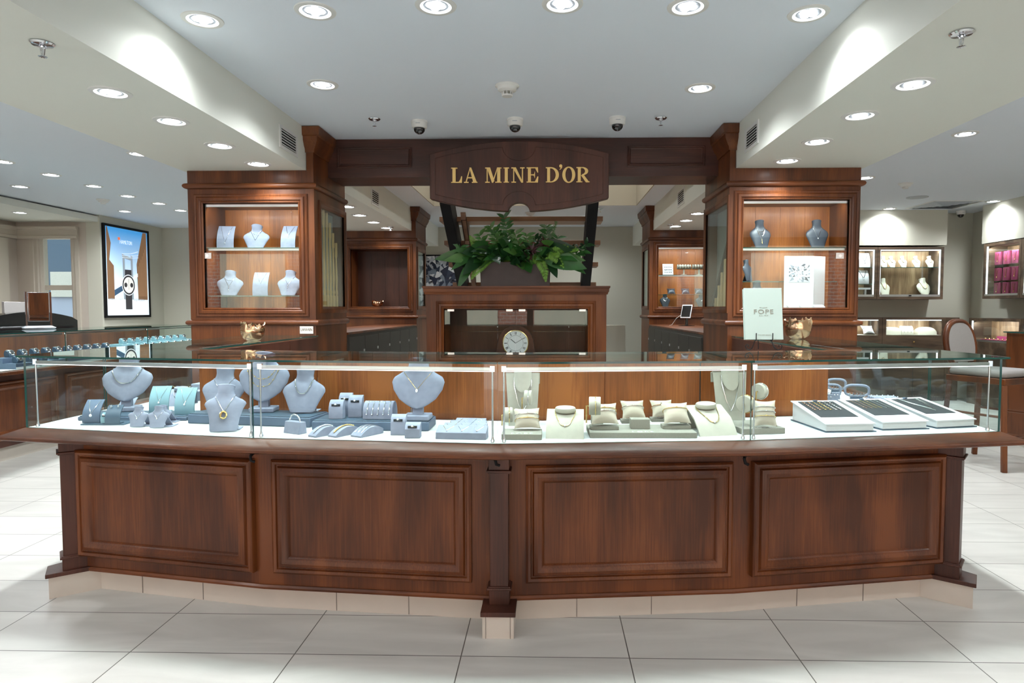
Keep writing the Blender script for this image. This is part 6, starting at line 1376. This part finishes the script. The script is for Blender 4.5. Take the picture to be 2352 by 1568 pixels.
for r_, (z, l_) in enumerate(((s1, 'upper'), (s2, 'middle'), (zb2+.036, 'lower'))):
    for k in range(4):
        px = (2272, 2291, 2311, 2331)[k]; yy = at(px, 600, X=XW+.12).y
        t = thing('pendant_box', 'upright maroon velvet pendant box, %s row, %s' % (l_, ('deepest in the corner', 'second from the corner', 'third from the corner', 'nearest the picture edge')[k]), 'jewellery box', (XW+.12, yy, z+.001), 0)
        MB().box(0, .03, -.055, .055, 0, .17).build('velvet_box', M['maroon'], t, bevel=.003); MB().tube([(-.002, .02, .15), (-.002, 0, .055), (-.002, -.02, .15)], .0028, 5).build('pendant_chain', M['gold'], t)
        MB().ball((-.004, 0, .05), .008, 6).build('pendant', M['gold'], t)
zB2 = .80
side_case('low walnut glazed cabinet with a maroon tray on the right-hand wall', at(2345, 760, X=XW).y, at(2225, 760, X=XW).y, zB2, 1.14, (), True)
side_case('next low walnut glazed cabinet cut by the picture edge', at(2345, 760, X=XW).y-1.5, at(2345, 760, X=XW).y-.005, zB2, 1.14, (), True)
t = thing('jewellery_tray', 'maroon velvet tray with gold pieces in the low right-hand cabinet', 'jewellery tray', (XW+.13, at(2285, 775, X=XW).y, zB2+.036)); MB().box(-.09, .12, -.34, .34, 0, .03).build('tray', M['maroon'], t)
for k in range(8): MB().ball((-.06, -.28+.08*k, .036), .012, 6).build('gold_piece', M['gold'], t)
t = thing('jewellery_tray', 'smaller maroon velvet tray stacked behind on a riser in the low right-hand cabinet', 'jewellery tray', (XW+.21, at(2290, 765, X=XW).y, zB2+.067)); MB().box(-.02, .04, -.28, .28, 0, .04).build('tray', M['maroon'], t)

# bar stool by the end of the counter
q = at(2212, 750, Y=5.55); t = thing('bar_stool', 'cherry bar stool with taupe upholstered seat and oval back beyond the glass end', 'bar stool', (3.61, 5.36, 0), R(26)); SW, SD, SH = .22, .23, .72
MB().box(-SW, SW, -SD, SD, SH-.05, SH).build('seat_rail', M['wood'], t, bevel=.006); MB().box(-SW+.01, SW-.01, -SD+.01, SD-.01, SH+.001, SH+.06).build('seat_cushion', M['fabric'], t, bevel=.025)
for sx in (-1, 1):
    for sy in (-1, 1): g = MB(); g.obox((sx*(SW-.02), sy*(SD-.02), SH-.05), (sx*(SW+.01), sy*(SD+.02), 0), .036, .036); g.build('leg', M['wood'], t, bevel=.004)
    g = MB(); g.tube([(sx*(SW-.005), -SD, .22), (sx*(SW-.005), SD, .22)], .011, 8); g.build('stretcher', M['wood'], t); g = MB(); g.tube([(sx*(SW-.01), -SD, .42), (sx*(SW-.01), SD, .42)], .010, 8); g.build('stretcher', M['wood'], t)
g = MB(); g.tube([(-SW, -SD, .26), (SW, -SD, .26)], .012, 8); g.build('foot_rail', M['wood'], t); g = MB(); g.tube([(-SW, SD, .30), (SW, SD, .30)], .010, 8); g.build('stretcher', M['wood'], t)
arc = [(.185*math.copysign(abs(math.cos(a))**.75, math.cos(a)), .96+.20*math.sin(a)) for a in [R(-50+280*k/26) for k in range(27)]]
g = MB(); g.M = Matrix.Translation((0, SD-.01, 0)) @ Matrix.Translation((0, 0, SH)) @ Matrix.Rotation(R(-9), 4, 'X') @ Matrix.Translation((0, 0, -SH)); g.tube([(x, 0, z) for x, z in arc]+[], .024, 10); g.tube([(arc[0][0], 0, arc[0][1]), (.17, 0, SH)], .022, 8); g.tube([(arc[-1][0], 0, arc[-1][1]), (-.17, 0, SH)], .022, 8); BM_ = g.M; g.build('back_frame', M['wood'], t)
g = MB(); g.M = BM_; g.put([(x*.93, s, .96+(z-.96)*.93) for s in (-.018, .018) for x, z in arc], [tuple(range(27)), tuple(range(53, 26, -1))]+[(k, (k+1) % 27, 27+(k+1) % 27, 27+k) for k in range(27)]); g.build('back_pad', M['fabric'], t)
# orange wood service desk at the right edge
t = thing('service_desk', 'small glass-topped cherry service desk cut by the right picture edge', 'desk', (4.75, 6.2, 0)); q = at(2312, 780, Y=6.25); MB().box(q.x, q.x+1.1, 5.75, 6.25, .06, 1.035).build('cabinet', M['wood'], t, world=True); g = MB().box(q.x-.02, q.x+1.12, 5.73, 6.27, 1.037, 1.047); g.m = [1, 1, 1, 1, 0, 0]; g.build('glass_top', [M['glasstop'], M['edge']], t, world=True)
MB().box(q.x+.05, q.x+.5, 5.55, 5.745, .86, .875).build('shelf', M['black'], t, world=True)
MB().box(q.x, q.x+1.1, 5.77, 6.25, 0, .059).build('plinth', M['tile'], t, world=True)
# picture of a cut stone on the far wall, left of the stairs
pa, pb = at(972, 588, Y=10.69), at(1064, 690, Y=10.69); t = thing('facet_artwork', 'large canvas print of blue and white gemstone facets on the far wall behind the foliage', 'artwork', ((pa.x+pb.x)/2, 10.69, 1.3))
hx = (pb.x-pa.x)/2; MB().box(-hx, hx, -.03, 0, -.25, pa.z-1.3).build('canvas', M['greyp'], t); g = MB(); rnd = random.Random(5); M['fac2'] = [M['fac'][0], M['fac'][1], M['fac'][3], mat('facet_blue', (.035, .05, .085), .3), M['fac'][2]]
hz = (pa.z-1.3+.25)/2; cz = hz-.25
for k in range(300):
    x, z, a, r = rnd.uniform(-hx*.85, hx*.85), cz+rnd.uniform(-hz*.85, hz*.85), rnd.uniform(0, 6.3), rnd.uniform(.06, .20)
    cl = lambda x, z: (max(-hx, min(hx, x)), -.0305-.0001*k, max(cz-hz, min(cz+hz, z)))
    g.put([cl(x, z), cl(x+r*math.cos(a), z+r*math.sin(a)), cl(x+r*math.cos(a+.7)*1.3, z+r*math.sin(a+.7)*1.3)], [(0, 1, 2)], rnd.randrange(5))
g.build('facet_print', M['fac2'], t, smooth=False); MB().box(-hx-.02, hx+.02, -.04, 0, pa.z-1.3, pa.z-1.3+.02).build('frame', M['blackm'], t)
MB().box(.55, 1.15, 9.7, 9.85, 0, 1.02).build('half_wall', M['wall']); struct_ = tag(bpy.data.objects['half_wall'], kind='structure'); bpy.data.objects['half_wall'].name = 'wall_low'
